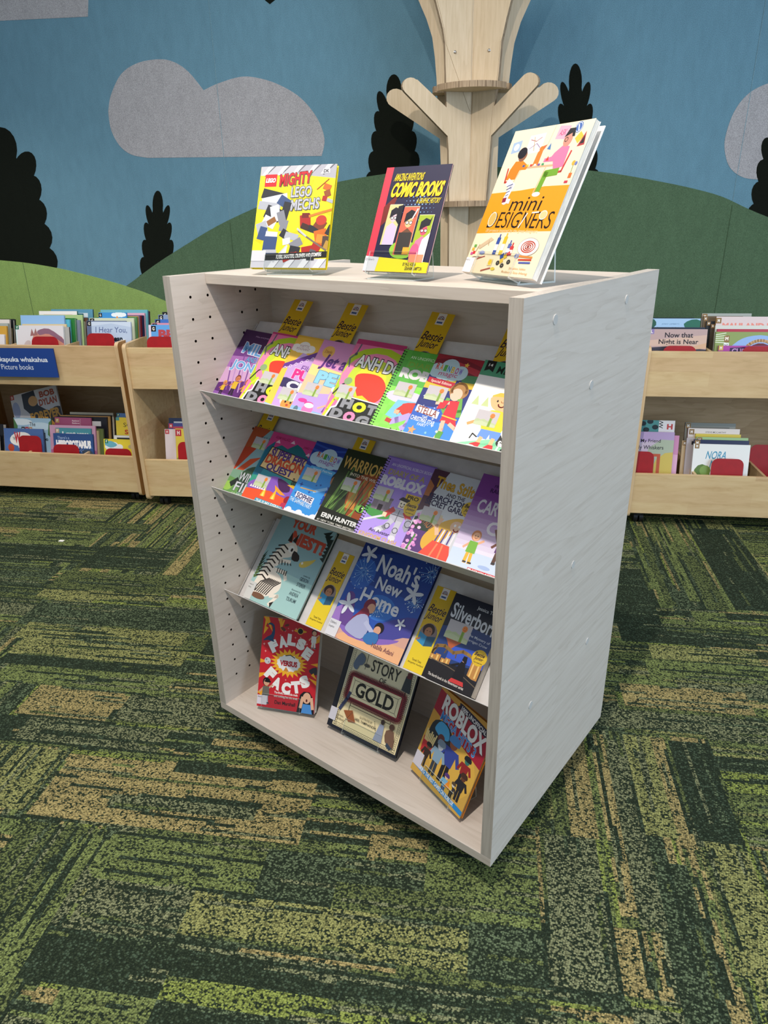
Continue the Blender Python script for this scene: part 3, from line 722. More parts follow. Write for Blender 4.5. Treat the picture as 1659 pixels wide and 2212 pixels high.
def mark_art():
    H = 3.9; a = Art(H, 'e0b822'); a.p([(0, 2.0), (1, 1.9), (1, H), (0, H)], 'e8cd30')
    a.r(.33, .02, .68, .52, 'f0ecec'); a.ring(.5, .26, .11, .03, '8c4a70', 180, 360); a.ring(.5, .27, .06, .03, '3a5a80', 180, 360); a.l([(.37, .28), (.63, .28)], .03, 'a06030'); a.r(.38, .38, .62, .46, '40609a')
    a.t('Bestie', .08, .94, .86, 1.22, '2c1838', .012, sh=.3, sk=.04); a.t('Junior', .06, .84, 1.22, 1.64, '2c1838', .012, sh=.3, sk=.04)
    a.e(.5, 2.2, .44, .52, '8e7f80'); a.e(.46, 1.98, .3, .27, '3a2620'); a.e(.48, 2.08, .19, .22, 'b07c5c'); a.e(.4, 2.04, .03, .02, '2a1a18'); a.e(.55, 2.04, .03, .02, '2a1a18')
    a.p([(.1, 2.18), (.5, 2.28), (.9, 2.18), (.9, 2.62), (.5, 2.74), (.1, 2.6)], '3b8fbe'); a.p([(.5, 2.28), (.9, 2.18), (.9, 2.62), (.5, 2.74)], '2f5a78'); a.l([(.06, 2.55), (.2, 2.45)], .09, 'b07c5c')
    a.t('Tamaki Tatau', .26, .74, 3.36, 3.46, '4a3c18', .01); a.t('Altogether Auckland', .1, .9, 3.52, 3.62, '4a3c18', .01)
    return a
MARK = mark_art()
def sparkle(a, n, c, x0, y0, x1, y1, r=.012, seed=1):
    q = random.Random(seed)
    for _ in range(n): a.star(q.uniform(x0, x1), q.uniform(y0, y1), r*q.uniform(.6, 1.4), c, 4, .35)

def art_mechs():
    H = 1.24; a = Art(H, 'f1df1e')
    a.r(0, 0, 1, .11, 'b4b4bc'); a.p([(.55, 0), (1, 0), (1, .17), (.5, .11)], 'a6a6b0')
    for x in (.1, .3, .5, .7, .88): a.l([(x+.1, -.01), (x-.04, .12)], .012, '55555c'); a.p([(x, 0), (x+.06, 0), (x-.02, .11), (x-.08, .11)], 'd2d2d8')
    a.r(0, 1.13, 1, H, 'b9bac4')
    for x in (.3, .5, .7, .9): a.p([(x, 1.13), (x+.1, 1.13), (x+.03, H), (x-.07, H)], 'd8d8e0'); a.l([(x+.1, 1.13), (x+.02, H)], .008, '6a6a74')
    q = random.Random(3)
    for _ in range(14): a.p([(x0 := q.uniform(0, .9), y0 := q.uniform(.15, 1.05)), (x0+.12, y0-.03), (x0+.1, y0+.05)], 'd6c416')
    a.r(.07, .10, .23, .25, 'cf1f28'); a.t('LEGO', .085, .215, .145, .20, 'ffffff', .05, out='201010', ow=.03, sh=.15)
    a.t('MIGHTY', .27, .69, .085, .235, 'c0202c', .03, out='4a1a20', ow=.028, sk=-.08, shadow='6a6a40'); a.t('LEGO', .44, .71, .255, .385, 'b4b6c0', .03, out='202028', ow=.035, sk=-.04, shadow='6a6a40'); a.t('MECHS', .455, .83, .405, .54, 'b4b6c0', .03, out='202028', ow=.035, sk=-.06, shadow='6a6a40')
    a.r(.83, .05, .92, .11, 'c8c8d0', rot=-4); a.t('DK', .84, .91, .06, .10, '222228', .03)
    q = random.Random(5)
    def bot(parts):
        for x, y, w, h, c, r in parts: a.r(x, y, x+w, y+h, c, rot=r)
    g1, g2, dk, bl, wt = '80828c', 'a9acb6', '26272e', '374d78', 'cdd0d8'
    bot([(.05, .30, .3, .12, dk, 14), (.06, .36, .34, .1, wt, -10), (.02, .44, .3, .1, g2, 8), (.12, .5, .22, .16, dk, 20), (.28, .38, .16, .12, bl, 30), (.2, .48, .12, .2, wt, -14), (.34, .44, .1, .26, dk, 12), (.3, .55, .1, .16, g1, -20),
         (.1, .62, .18, .12, wt, 24), (.04, .68, .14, .2, g2, -20), (.16, .64, .12, .07, '8a5a2c', -30), (.06, .74, .1, .16, bl, 14), (.34, .66, .1, .14, g1, 10), (.16, .80, .16, .06, wt, 5), (.14, .86, .18, .18, bl, 3), (.15, 1.02, .18, .05, g2, 0), (.16, 1.06, .2, .09, '3a4a66', 0),
         (.36, .78, .1, .1, dk, 30), (.42, .82, .18, .08, g2, 14), (.40, .88, .1, .08, wt, -10), (.5, .9, .16, .1, g1, -30), (.5, .98, .14, .1, dk, 10), (.52, 1.05, .14, .09, '6a2a24', 0), (.42, 1.08, .2, .06, '9c2a22', -25)])
    a.l([(.3, 1.16), (.46, .98)], .03, 'b9bcc6'); a.p([(.36, 1.1), (.47, .96), (.46, 1.1)], 'd0d2da')
    r1, r2, o1 = 'a3241f', '6e1d1a', 'c4641f'
    bot([(.60, .60, .14, .14, r1, -8), (.62, .58, .1, .06, r2, 0), (.62, .72, .16, .07, '3c2420', 20), (.72, .74, .14, .08, dk, 18), (.80, .66, .14, .12, '7a3a22', 30), (.82, .78, .16, .22, o1, -14), (.84, .84, .1, .1, 'd88a34', 6), (.96, .74, .12, .12, dk, 24), (.92, .86, .16, .14, '4c3a34', 0), (.95, .92, .08, .1, 'b08a3c', 20),
         (.78, .94, .12, .14, r1, 24), (.66, .98, .14, .07, r1, -10), (.76, 1.02, .08, .12, '58585e', 18), (.74, 1.08, .1, .07, dk, 0)])
    a.e(.88, .67, .07, .06, 'b93a2a'); a.l([(.72, .62), (1.02, .54)], .03, 'c9782a'); a.l([(.6, .8), (.98, 1.03)], .02, '73665c'); a.l([(.58, .77), (.7, .86)], .022, 'b8bcc4')
    bot([(.86, .24, .1, .07, o1, 20), (.88, .31, .08, .08, '8c4a22', -20), (.86, .38, .06, .06, r1, 10), (.92, .42, .09, .04, g2, 20)]); a.l([(.78, .3), (.92, .18)], .012, '9a3a22')
    a.p([(.16, 1.075), (1, 1.04), (1, 1.115), (.3, 1.15), (.14, 1.15)], '141416'); a.t('FLYERS, SHOOTERS, CRUSHERS AND STOMPERS', .34, .93, 1.07, 1.125, 'f0f0f0', .02, sk=-.06)
    a.r(-.01, 1.03, .19, 1.16, 'cfcfd6')
    return a
def art_comic():
    H = 1.37; a = Art(H, '1f1a3c'); a.p([(0, 0), (.115, 0), (.115, 1.19), (0, 1.17)], 'd8394c')
    a.p([(.1, .52), (.3, .34), (.22, .62), (.3, .6), (.11, .78)], '74241c')
    for i in range(9):
        for j in range(7):
            r = .016*(1-abs(i-4)/7)*(1-j/12)
            a.e(.42+.055*i+.02*(j % 2), .40+.05*j, r, r, '7ea6d8', n=6)
            a.e(.42+.045*i, 1.0+.045*j, r*1.1, r*1.1, '8cbf3a', n=6)
    a.e(.55, 1.08, .2, .12, '8cbf3a'); a.p([(0, 1.17), (.5, 1.20), (1, 1.24), (1, H), (0, H)], 'f0dc1c')
    a.t('AMAZING INVENTIONS', .17, .62, .09, .19, 'e8cf1e', .02, sh=.2); a.t('COMIC BOOKS', .17, .95, .21, .40, 'f2d41c', .045, out='7c4a10', ow=.03, sh=.2); a.t('A GRAPHIC HISTORY', .60, .95, .42, .49, 'e8cf1e', .015, sh=.2)
    def panel(x, y, w, h, bg, hair, face, shirt):
        P = [(x, y), (x+w, y), (x+w-.02, y+h), (x-.02, y+h)]; a.p([(px+.005, py-.006) for px, py in P], 'e8e0c0'); a.p(P, bg)
        cx = x+w*.5; a.p([(cx-w*.46, y+h), (cx-w*.4, y+h*.55), (cx, y+h*.44), (cx+w*.4, y+h*.55), (cx+w*.44, y+h)], shirt)
        a.e(cx, y+h*.32, w*.24, w*.30, face); a.p([(cx-w*.32, y+h*.34), (cx-w*.3, y+h*.14), (cx, y+h*.06), (cx+w*.3, y+h*.1), (cx+w*.42, y+h*.02), (cx+w*.34, y+h*.22), (cx+w*.1, y+h*.24), (cx-w*.2, y+h*.30)], hair)
        a.e(cx-w*.1, y+h*.33, w*.09, w*.07, 'f4f4f4'); a.e(cx+w*.14, y+h*.33, w*.09, w*.07, 'f4f4f4'); a.ring(cx-w*.1, y+h*.33, w*.1, .007, '15121c', n=8); a.ring(cx+w*.14, y+h*.33, w*.1, .007, '15121c', n=8)
    panel(.2, .50, .2, .52, 'cfc78c', '191424', 'd9b9c4', 'c8b8e0'); a.p([(.34, .52), (.42, .50), (.42, .78), (.34, .7)], '15111f')
    panel(.44, .53, .23, .62, 'e2644c', '120f1a', 'ddbb84', '6a4630'); a.r(.44, .86, .64, 1.14, '35302c'); a.r(.56, 1.05, .66, 1.14, 'e8a32c'); a.l([(.6, .68), (.65, .56)], .02, 'e8d8d8')
    panel(.70, .64, .22, .60, '9fb32a', '15111f', 'd8506c', 'f0789c'); a.p([(.82, .95), (.92, .86), (.91, 1.24), (.78, 1.24)], 'efe9e6'); a.e(.74, 1.12, .07, .12, 'e85a84'); a.r(.69, 1.14, .9, 1.24, 'f0906a')
    a.t('BY PAUL HOENA', .62, .82, 1.245, 1.29, '3a3420', .02); a.t('GRAHAM KAMPTON', .66, .92, 1.295, 1.345, '3a3420', .02)
    a.p([(0, 1.17), (.22, 1.185), (.2, H), (0, H)], 'd8d5dc'); a.t('Children\'s', .01, .15, 1.2, 1.23, '202024')
    return a
def art_mini():
    H = 1.274; a = Art(H, 'f6e1c0'); a.p([(0, .555), (.4, .54), (.7, .515), (1, .515), (1, .885), (.6, .895), (0, .92)], 'f3991c')
    for x, y, w, h, c, r in ((.05, .1, .12, .1, '9db4d0', -8), (.26, .06, .2, .16, 'e8e4e0', -3), (.60, .02, .14, .11, 'e6a6bc', 5), (.855, .1, .07, .07, 'd9b83c', 40)): a.r(x, y, x+w, y+h, c, rot=r)
    a.e(.11, .15, .035, .03, 'f0f0f4'); a.l([(.28, .1), (.36, .12), (.42, .09)], .006, 'a85a5a'); a.l([(.3, .18), (.38, .14), (.44, .18)], .006, '8a6a9a'); a.l([(.32, .08), (.37, .2)], .006, 'b08a4a'); a.t('ASK', .63, .71, .05, .1, 'c2457c', .01, sh=.2)
    a.e(.84, .05, .045, .045, '3d62a8'); a.ring(.84, .05, .036, .005, 'e8eef4'); a.l([(.83, .03), (.85, .075)], .012, 'e8eef4'); a.p([(.9, .21), (.95, .09), (.98, .2)], 'a8343c'); a.p([(.92, .19), (.95, .12), (.966, .185)], '1c1a1e')
    a.l([(.55, 0), (.53, .16)], .003, '9a8a70'); a.p([(.48, .17), (.53, .16), (.5, .21)], 'd86a3c'); a.p([(.54, .2), (.57, .15), (.59, .21)], '4a7ab0')
    a.r(.24, .335, .70, .352, 'caa884'); a.l([(.3, .35), (.2, .6)], .01, 'd8b890'); a.l([(.62, .35), (.58, .58)], .01, 'd8b890')
    a.p([(.14, .35), (.18, .28), (.28, .28), (.38, .33), (.36, .36), (.28, .36), (.26, .44), (.13, .44)], 'ea7f1e'); a.e(.25, .235, .055, .05, '8a5a44'); a.e(.23, .21, .06, .05, '1c1620'); a.l([(.11, .34), (.13, .46), (.2, .46)], .018, 'c03a2c'); a.l([(.18, .46), (.26, .5), (.23, .62)], .06, 'e8e8f0')
    for i in range(5): a.l([(.19+.01*i, .50+.028*i), (.26-.004*i, .48+.03*i)], .008, '2a3a78')
    a.e(.24, .64, .035, .02, 'ede6e0')
    a.p([(.66, .24), (.74, .18), (.82, .2), (.83, .36), (.72, .38), (.68, .31), (.56, .31), (.56, .28), (.64, .27)], 'd877a0'); a.e(.765, .14, .05, .06, 'c98a7a'); a.p([(.71, .12), (.74, .05), (.81, .05), (.83, .12), (.8, .12), (.79, .09)], '15121a'); a.ring(.745, .14, .018, .006, '202020', n=8); a.l([(.86, .24), (.83, .4), (.74, .41)], .018, 'c03a3c'); a.l([(.78, .40), (.65, .41), (.63, .56)], .06, '6fa02e'); a.e(.63, .58, .05, .02, 'f2eee6')
    a.p([(.43, .33), (.44, .22), (.48, .18), (.5, .21), (.5, .33)], 'e07a2c'); a.e(.47, .19, .025, .02, 'e07a2c'); a.p([(.58, .3), (.6, .26), (.62, .3)], 'd8442c')
    for i, c in enumerate(('3a5a98', 'd8b83c', 'c8443c', 'f0f0f0', '7a5a98', '4a9a6a')): a.r(.3+.05*i, .318, .33+.05*i, .336, c)
    a.l([(.95, .36), (.955, .44)], .006, '7a9a5a'); a.e(.945, .34, .02, .02, 'e0a83c'); a.e(.975, .345, .016, .016, '6a7ab8'); a.r(.94, .42, .975, .46, 'dd6a2c'); a.r(.92, .48, .96, .5, 'c0384a')
    a.r(.2, .6, .25, .64, '8a2838', rot=-8); a.r(.26, .61, .31, .65, 'e8e4f0', rot=6)
    a.t('mini', .35, .75, .60, .715, '1a1410', -.006, sh=.1); a.t('DESIGNERS', .12, .96, .725, .865, '1a1410', -.008, sh=.08)
    a.e(.16, .79, .05, .062, 'f0b060', n=14); a.ring(.16, .79, .05, .008, 'f4ece0', ry=.062); a.l([(.57, .86), (.62, .74)], .014, 'f2eadf'); a.l([(.68, .735), (.76, .73)], .012, 'f4ece0'); a.e(.83, .755, .045, .035, 'f0c890'); a.ring(.83, .755, .045, .008, 'f4ece0', ry=.035)
    a.t('20 projects inspired by the great designers', .13, .84, .875, .91, 'f8d9a4', .004, sh=.15)
    a.p([(.1, 1.04), (.25, .95), (.3, .97), (.14, 1.06)], 'cdb594'); a.l([(.1, 1.08), (.12, 1.02)], .01, 'b89c78'); a.l([(.25, 1.02), (.24, .98)], .01, 'b89c78')
    for x, c, h in ((.35, '35509c', .15), (.44, 'd9b52c', .16), (.53, '5868a4', .1), (.57, 'c63a3c', .08)): a.r(x, 1.1-h, x+.045, 1.1, c); a.r(x, 1.1-h*.6, x+.045, 1.1-h*.25, 'eee6dc'); a.r(x+.014, 1.1-h-.03, x+.03, 1.1-h, c)
    a.e(.8, 1.02, .13, .075, 'f4efe9'); a.ring(.8, 1.02, .13, .006, 'b8b0a8', ry=.075)
    for r in (.085, .06, .035, .012): a.ring(.8, 1.02, r, .01, 'c04a3c', ry=r*.55)
    for x, y, c in ((.03, 1.09, 'c85a98'), (.06, 1.08, 'd83a3c'), (.03, 1.05, 'e8b03c'), (.045, 1.02, '6aa84a')): a.r(x, y, x+.035, y+.025, c)
    a.e(.2, 1.09, .04, .018, '9aa4d0'); a.l([(.05, 1.15), (.1, 1.13), (.22, 1.13)], .008, '9a8a7a'); a.l([(.15, 1.15), (.26, 1.12)], .008, 'b0443c')
    a.r(.48, 1.09, .53, 1.13, '2c4a94', rot=-30); a.r(.53, 1.09, .57, 1.13, 'dcb42c', rot=-30); a.r(.5, 1.13, .54, 1.17, 'e0b83c', rot=-30); a.r(.56, 1.07, .6, 1.1, 'c8303a', rot=-30)
    for x, y in ((.48, 1.17), (.55, 1.19), (.62, 1.155)): a.e(x, y, .024, .02, '2a2624'); a.e(x, y, .008, .007, '8a7a6a')
    a.l([(.72, 1.10), (.9, 1.105)], .016, 'd8843c'); a.l([(.74, 1.13), (.9, 1.125)], .014, 'c8442c'); a.l([(.76, 1.155), (.9, 1.15)], .014, '4858a8'); a.e(.7, 1.1, .03, .02, '8c96c8')
    a.r(.34, 1.14, .4, 1.2, 'e6cf9c'); a.e(.37, 1.17, .025, .025, 'e8c02c'); a.l([(.28, 1.25), (.4, 1.22)], .012, 'a8503c'); a.e(.44, 1.225, .03, .014, 'dcc03c')
    a.t('Josephine Seblon', .66, .88, 1.195, 1.22, 'cf9c62', 0); a.t('Robert Sae-Heng', .58, .92, 1.23, 1.255, 'cf9c62', 0)
    a.r(0, 1.14, .13, H, 'eeeaf0'); a.t('ren\'s', .0, .06, 1.15, 1.17, '202024')
    return a
def art_miles():
    a = Art(HB, '43204f'); a.p([(0, .42), (.3, .32), (1, .4), (1, .85), (0, .95)], '6a3a80'); a.p([(0, .6), (1, .5), (1, 1.1), (0, 1.1)], 'a06ab0'); a.p([(0, .85), (.5, .78), (1, .9), (1, 1.35), (0, 1.3)], 'c9a0c8')
    a.p([(0, 1.2), (.4, 1.1), (1, 1.0), (1, HB), (0, HB)], '5c2a72'); a.p([(0, 1.36), (1, 1.44), (1, HB), (0, HB)], '8a58a8')
    for i in range(8): a.l([(.1+.11*i, .75-.1*(i % 3)), (.3+.1*i, 1.3)], .03, 'b58cc4' if i % 2 else '7c4a94')
    a.t('MILES', .2, .98, .28, .52, '5f93c8', .03, out='e8e8f2', ow=.035, sk=.06); a.t('AND', .4, .66, .55, .66, '6a9acc', .03, out='302044', ow=.04); a.t('JONES', .12, .98, .68, .92, '6ea4d6', .03, out='e8e8f2', ow=.035, sk=.06)
    a.t('Miles and Jones are a team!', .35, .95, .1, .14, 'c8a8cc')
    for x, y, s, h in ((.2, 1.32, .3, 'd8a23c'), (.45, 1.28, .42, '7a3a2c'), (.72, 1.3, .4, 'b0502c')): a.kid(x, y+.1, s, 'c87a54', h, 'd8b030', '2c1a34')
    return a
def art_hot():
    a = Art(HB, 'ea7aa8')
    for r, c in ((.95, 'f07aac'), (.82, 'b4cf2c'), (.66, 'f08ab4'), (.5, 'c8dc3c'), (.34, 'f4e23c')): a.e(.6, .62, r*.9, r*.75, c)
    a.t('ANH DO', .18, 1.12, .22, .46, 'ffffff', .03, out='141414', ow=.05, sk=.07, shadow='141414')
    a.l([(.12, 0), (.1, .2), (.02, .3), (.08, .46)], .03, '6a6a78'); a.e(.1, .2, .03, .03, '55555f')
    a.p([(.3, .6), (.5, .52), (.8, .55), (.98, .75), (.9, 1.0), (.6, 1.02), (.42, .85)], 'e0402c', 4); a.p([(.44, .98), (.6, .93), (.8, 1.02), (.7, 1.1), (.5, 1.08)], 'e8d020')
    a.l([(.02, 1.0), (.12, .8), (.2, .75)], .03, '2c2c30'); a.e(.2, .72, .08, .07, '8fae7a')
    a.p([(.2, .98), (1, 1.02), (1, 1.5), (.06, 1.46), (.1, 1.24), (.18, 1.2)], 'ffffff'); a.p([(.23, 1.0), (1, 1.04), (1, 1.48), (.1, 1.42), (.13, 1.26), (.21, 1.22)], '121212')
    for s, x0, x1, y0, y1, c in (('H', .27, .5, 1.03, 1.21, '90939a'), ('O', .52, .78, 1.05, 1.24, 'dff01c'), ('T', .8, 1.0, 1.06, 1.24, '8a8d94'), ('D', .15, .4, 1.24, 1.42, '8a8d94'), ('O', .43, .66, 1.25, 1.44, 'f58ab6'), ('G', .69, .94, 1.27, 1.46, '8a8d94')):
        a.t(s, x0, x1, y0, y1, c, .08)
    a.r(.35, 1.45, 1, HB, 'f4f0f0'); a.t('ROBOT TIMES!', .4, .95, 1.46, 1.52, 'd8607a', .02)
    a.l([(.02, HB), (.06, 1.3), (.1, 1.1), (.2, .95)], .05, 'd8ef3c'); return a
def art_pup():
    a = Art(HB, 'f0c04a'); a.p([(0, .8), (.3, .3), (1, .5), (1, HB), (0, HB)], 'c9a4e0'); a.p([(0, .58), (.7, .18), (1, .36), (1, .47), (.7, .3), (0, .68)], '6a3a94')
    for i in range(7): a.e(.06+.1*i, .66-.055*i, .03, .03, 'e8d0f0'); a.e(.06+.1*i, .66-.055*i, .014, .014, '8a58b0')
    a.cloud(.25, .2, .5, .2, 'f2ece6'); a.t('YVETTE', .14, .36, .15, .2, 'b07a8a'); a.t('POIGNANT', .1, .4, .21, .26, 'b07a8a'); a.e(.78, .4, .14, .17, '5a4a8c'); a.e(.78, .42, .1, .12, 'b08a7a')
    a.t('Ella and', .42, .92, .55, .66, '7a4a9c', .01, sh=.1); a.t('PUPPY', .3, 1.25, .66, .87, 'e0338c', .05, out='f4d8ee', ow=.03, sk=.06); a.p([(.05, .92), (.2, .84), (1, .98), (1, 1.12), (.06, 1.02)], '3a3060', 2); a.t('CLUB', .28, 1.2, .90, 1.08, 'ffffff', .05, sk=.05)
    a.p([(0, .7), (.12, .65), (.18, HB), (0, HB)], 'f5cf52'); a.e(.5, 1.28, .2, .12, 'f4ead6'); a.e(.5, 1.33, .15, .14, 'd99a4a'); a.e(.44, 1.3, .02, .025, '2a1c14'); a.e(.56, 1.3, .02, .025, '2a1c14'); a.e(.5, 1.36, .03, .02, 'c0442c'); a.p([(.35, 1.42), (.65, 1.42), (.6, 1.5), (.42, 1.5)], '3a6ac0')
    a.cloud(.5, 1.18, .5, .14, 'fbf6ee'); a.e(.75, 1.42, .12, .1, 'c9783c'); a.p([(0, 1.4), (.4, 1.44), (.9, 1.5), (.9, HB), (0, HB)], '8fc0f0'); a.t('i love puppies', .25, .7, 1.47, 1.52, '3a62c0', .02); return a
def art_jet():
    a = Art(HB, 'd692c4'); a.p([(0, .5), (1, .6), (1, 1.0), (0, 1.1)], 'f6dc90'); a.p([(0, .7), (.5, .75), (1, .72), (1, 1.1), (0, 1.1)], 'f8c8a0'); a.p([(0, 1.1), (1, .95), (1, HB), (0, HB)], 'c0a0e4'); a.p([(0, 1.35), (1, 1.4), (1, HB), (0, HB)], '8fb8f0')
    a.e(.22, .22, .13, .12, 'e8b45c'); a.t('3 books', .14, .3, .18, .25, 'a86a2c', .02); a.t('Jet and', .18, 1.0, .28, .6, '5a2c80', .035, sh=.2, sk=.05); a.t('PETS', .22, 1.15, .62, .88, '8fd0e6', .06, out='5a8ab4', ow=.03, sk=.06, shadow='5a8aa8')
    a.e(.3, 1.06, .13, .06, '9a7ad0'); a.e(.18, 1.22, .1, .04, 'd8409a'); a.e(.34, 1.26, .1, .04, 'd8409a'); a.e(.36, 1.37, .12, .1, 'f07ab8'); a.e(.36, 1.29, .1, .05, 'f4f0ee'); a.e(.12, 1.42, .05, .08, '5a7a8a')
    a.e(.78, .98, .13, .13, 'c8a0d8'); a.e(.78, 1.04, .12, .12, 'f2c8ac'); a.e(.73, 1.04, .02, .03, '2c2030'); a.e(.84, 1.04, .02, .03, '2c2030'); a.e(.78, .9, .14, .07, 'f4f2f0'); a.p([(.7, 1.18), (.86, 1.18), (.92, 1.36), (.66, 1.36)], '6a4a9c'); a.l([(.74, 1.36), (.72, 1.5)], .035, 'e8b898'); a.l([(.84, 1.36), (.83, 1.5)], .035, 'e8b898'); a.l([(.7, 1.22), (.56, 1.3)], .035, 'e8b898'); return a
def spiral(a, c='101010'):
    for i in range(30):
        y = .02+i*.051; a.r(.0, y, .03, y+.022, c); a.r(.045, y+.01, .07, y+.03, c)
def art_green():
    a = Art(HB, '5eb84a'); a.p([(0, .62), (1, .62), (1, HB), (0, HB)], '8ee85c')  # paler lower part is the downlight's lit area painted into the green
    for i in range(6):
        for j in range(9):
            if (i+j) % 2: a.r(i/6, j*.17, (i+1)/6, (j+1)*.17, '56ae44' if j < 4 else '84e052')  # squares keep the painted split, shaded above and lit below
    a.t('AN UNOFFICIAL ROBLOX BOOK', .18, 1.25, .09, .145, 'd4ecc8', .008)
    a.t('DIARY OF A', .2, 1.2, .2, .3, '7aa83c', .02); a.t('ROBLOX', .12, 1.25, .33, .52, 'dcdcdc', .07, sk=.03)
    a.e(.42, .84, .38, .12, 'd8d4ea'); a.p([(.3, .9), (.65, .88), (.5, 1.25), (.2, 1.2)], '7fc8ea'); a.p([(.42, .95), (.7, .9), (.78, 1.05), (.62, 1.14), (.46, 1.12)], 'd23a30', 3); a.l([(.46, 1.0), (.38, 1.1)], .1, 'd23a30'); a.r(.33, 1.07, .42, 1.14, 'eab894'); a.l([(.6, 1.14), (.44, 1.24), (.36, 1.28)], .11, 'b8a4e6'); a.l([(.66, 1.12), (.64, 1.3), (.58, 1.36)], .1, 'b8a4e6'); a.r(.24, 1.24, .35, 1.31, 'c23a34', rot=10)
    a.t('Ari Avatar', .36, .9, 1.39, 1.46, '22331c', .012); a.t('BLOCK CLASH', .2, .7, 1.485, 1.53, 'd6c85c', .02); spiral(a, '15240f'); return a
def art_stella():
    a = Art(HB, '24307c'); a.r(0, 0, 1, .3, '9c2436'); a.p([(0, .1), (.4, 0), (1, .16), (1, .4), (0, .3)], '7c1c30'); a.p([(.3, .06), (1, .22), (1, .34), (.5, .2)], 'b83444'); a.p([(.5, .3), (1, .26), (1, .42), (.6, .42)], '4a8a5a'); a.p([(.55, .42), (1, .4), (1, .5), (.6, .52)], 'd8b83c'); a.p([(0, .5), (.5, .4), (.5, .6), (0, .62)], 'd9c23c')
    a.p([(0, .95), (1, .85), (1, HB), (0, HB)], '2e62c4'); a.p([(0, 1.2), (1, 1.1), (1, HB), (0, HB)], '3c8ae0'); sparkle(a, 26, 'e8eef8', .05, .6, .6, 1.3, .02, 4)
    a.cloud(.3, .25, .62, .32, 'b9d4e0'); 
    for i, (ch, c) in enumerate(zip('RAINBOW', ('c8443c', 'e08a3c', '58a84a', '3a8ac0', 'e0b83c', 'c04a8a', '6a4ac0'))): a.t(ch, .06+.07*i, .115+.07*i, .16+.006*i, .27+.006*i, c, .03)
    a.t('magic', .15, .48, .29, .39, 'c05a84', .01, sh=.15); a.p([(.02, .42), (.5, .45), (.5, .56), (.02, .51)], 'b8283c'); a.t('Special Edition', .08, .45, .46, .52, 'f0d8d0', .01, sk=.05)
    a.star(.56, .12, .05, 'e8b84c'); a.e(.62, .58, .16, .14, 'b0814c'); a.e(.6, .64, .1, .11, 'f2c8b0'); a.ring(.62, .56, .12, .04, '9a6c3c', 150, 380); a.l([(.5, .74), (.48, .9), (.55, .98)], .07, '6fae4c'); a.l([(.7, .72), (.76, .9), (.78, .98)], .08, '6fae4c')
    a.p([(.54, .76), (.7, .74), (.74, 1.0), (.82, 1.16), (.52, 1.12)], 'd8283a'); a.l([(.52, 1.02), (.78, 1.05)], .02, 'e8c83c'); a.l([(.58, 1.12), (.6, 1.28)], .07, 'eec0a4'); a.l([(.7, 1.14), (.82, 1.2), (.92, 1.18)], .06, 'eec0a4'); a.p([(.56, 1.28), (.66, 1.28), (.64, 1.48), (.5, 1.52), (.54, 1.44)], '58a040'); a.l([(.9, 1.2), (1.0, 1.16)], .07, '58a040'); a.l([(.54, .8), (.34, .84)], .05, 'f2c8b0'); a.p([(.4, .78), (.54, .76), (.5, .9), (.38, .94)], 'd8283a')
    a.p([(.04, .92), (.46, .98), (.46, 1.1), (.04, 1.04)], 'f2eef0'); a.t('STELLA', .07, .43, .945, 1.07, '8a3c34', .02, sk=.08); a.t('THE', .2, .3, 1.09, 1.13, 'd8e4f4', .02); a.t('CHRISTMAS STAR', .02, .46, 1.13, 1.21, 'd8e4f4', .03, sk=.08); a.t('FAIRY', .18, .34, 1.22, 1.27, 'd8e4f4', .02)
    a.star(.13, 1.36, .08, 'e8a06a'); a.star(.55, 1.3, .03, 'f0f0f8', 8); a.star(.38, 1.36, .03, '8ac8d8', 8); a.star(.62, 1.24, .025, 'f0a08a', 8)
    for x, y, w in ((.1, 1.5, .3), (.35, 1.53, .34), (.65, 1.5, .4), (.9, 1.52, .3)): a.cloud(x, y, w, .12, 'f6f6fa')
    a.p([(.5, 1.46), (.58, 1.46), (.56, 1.5), (.52, 1.5)], '3a6ac8'); a.p([(.53, 1.45), (.55, 1.36), (.57, 1.45)], 'f2d8a0'); return a
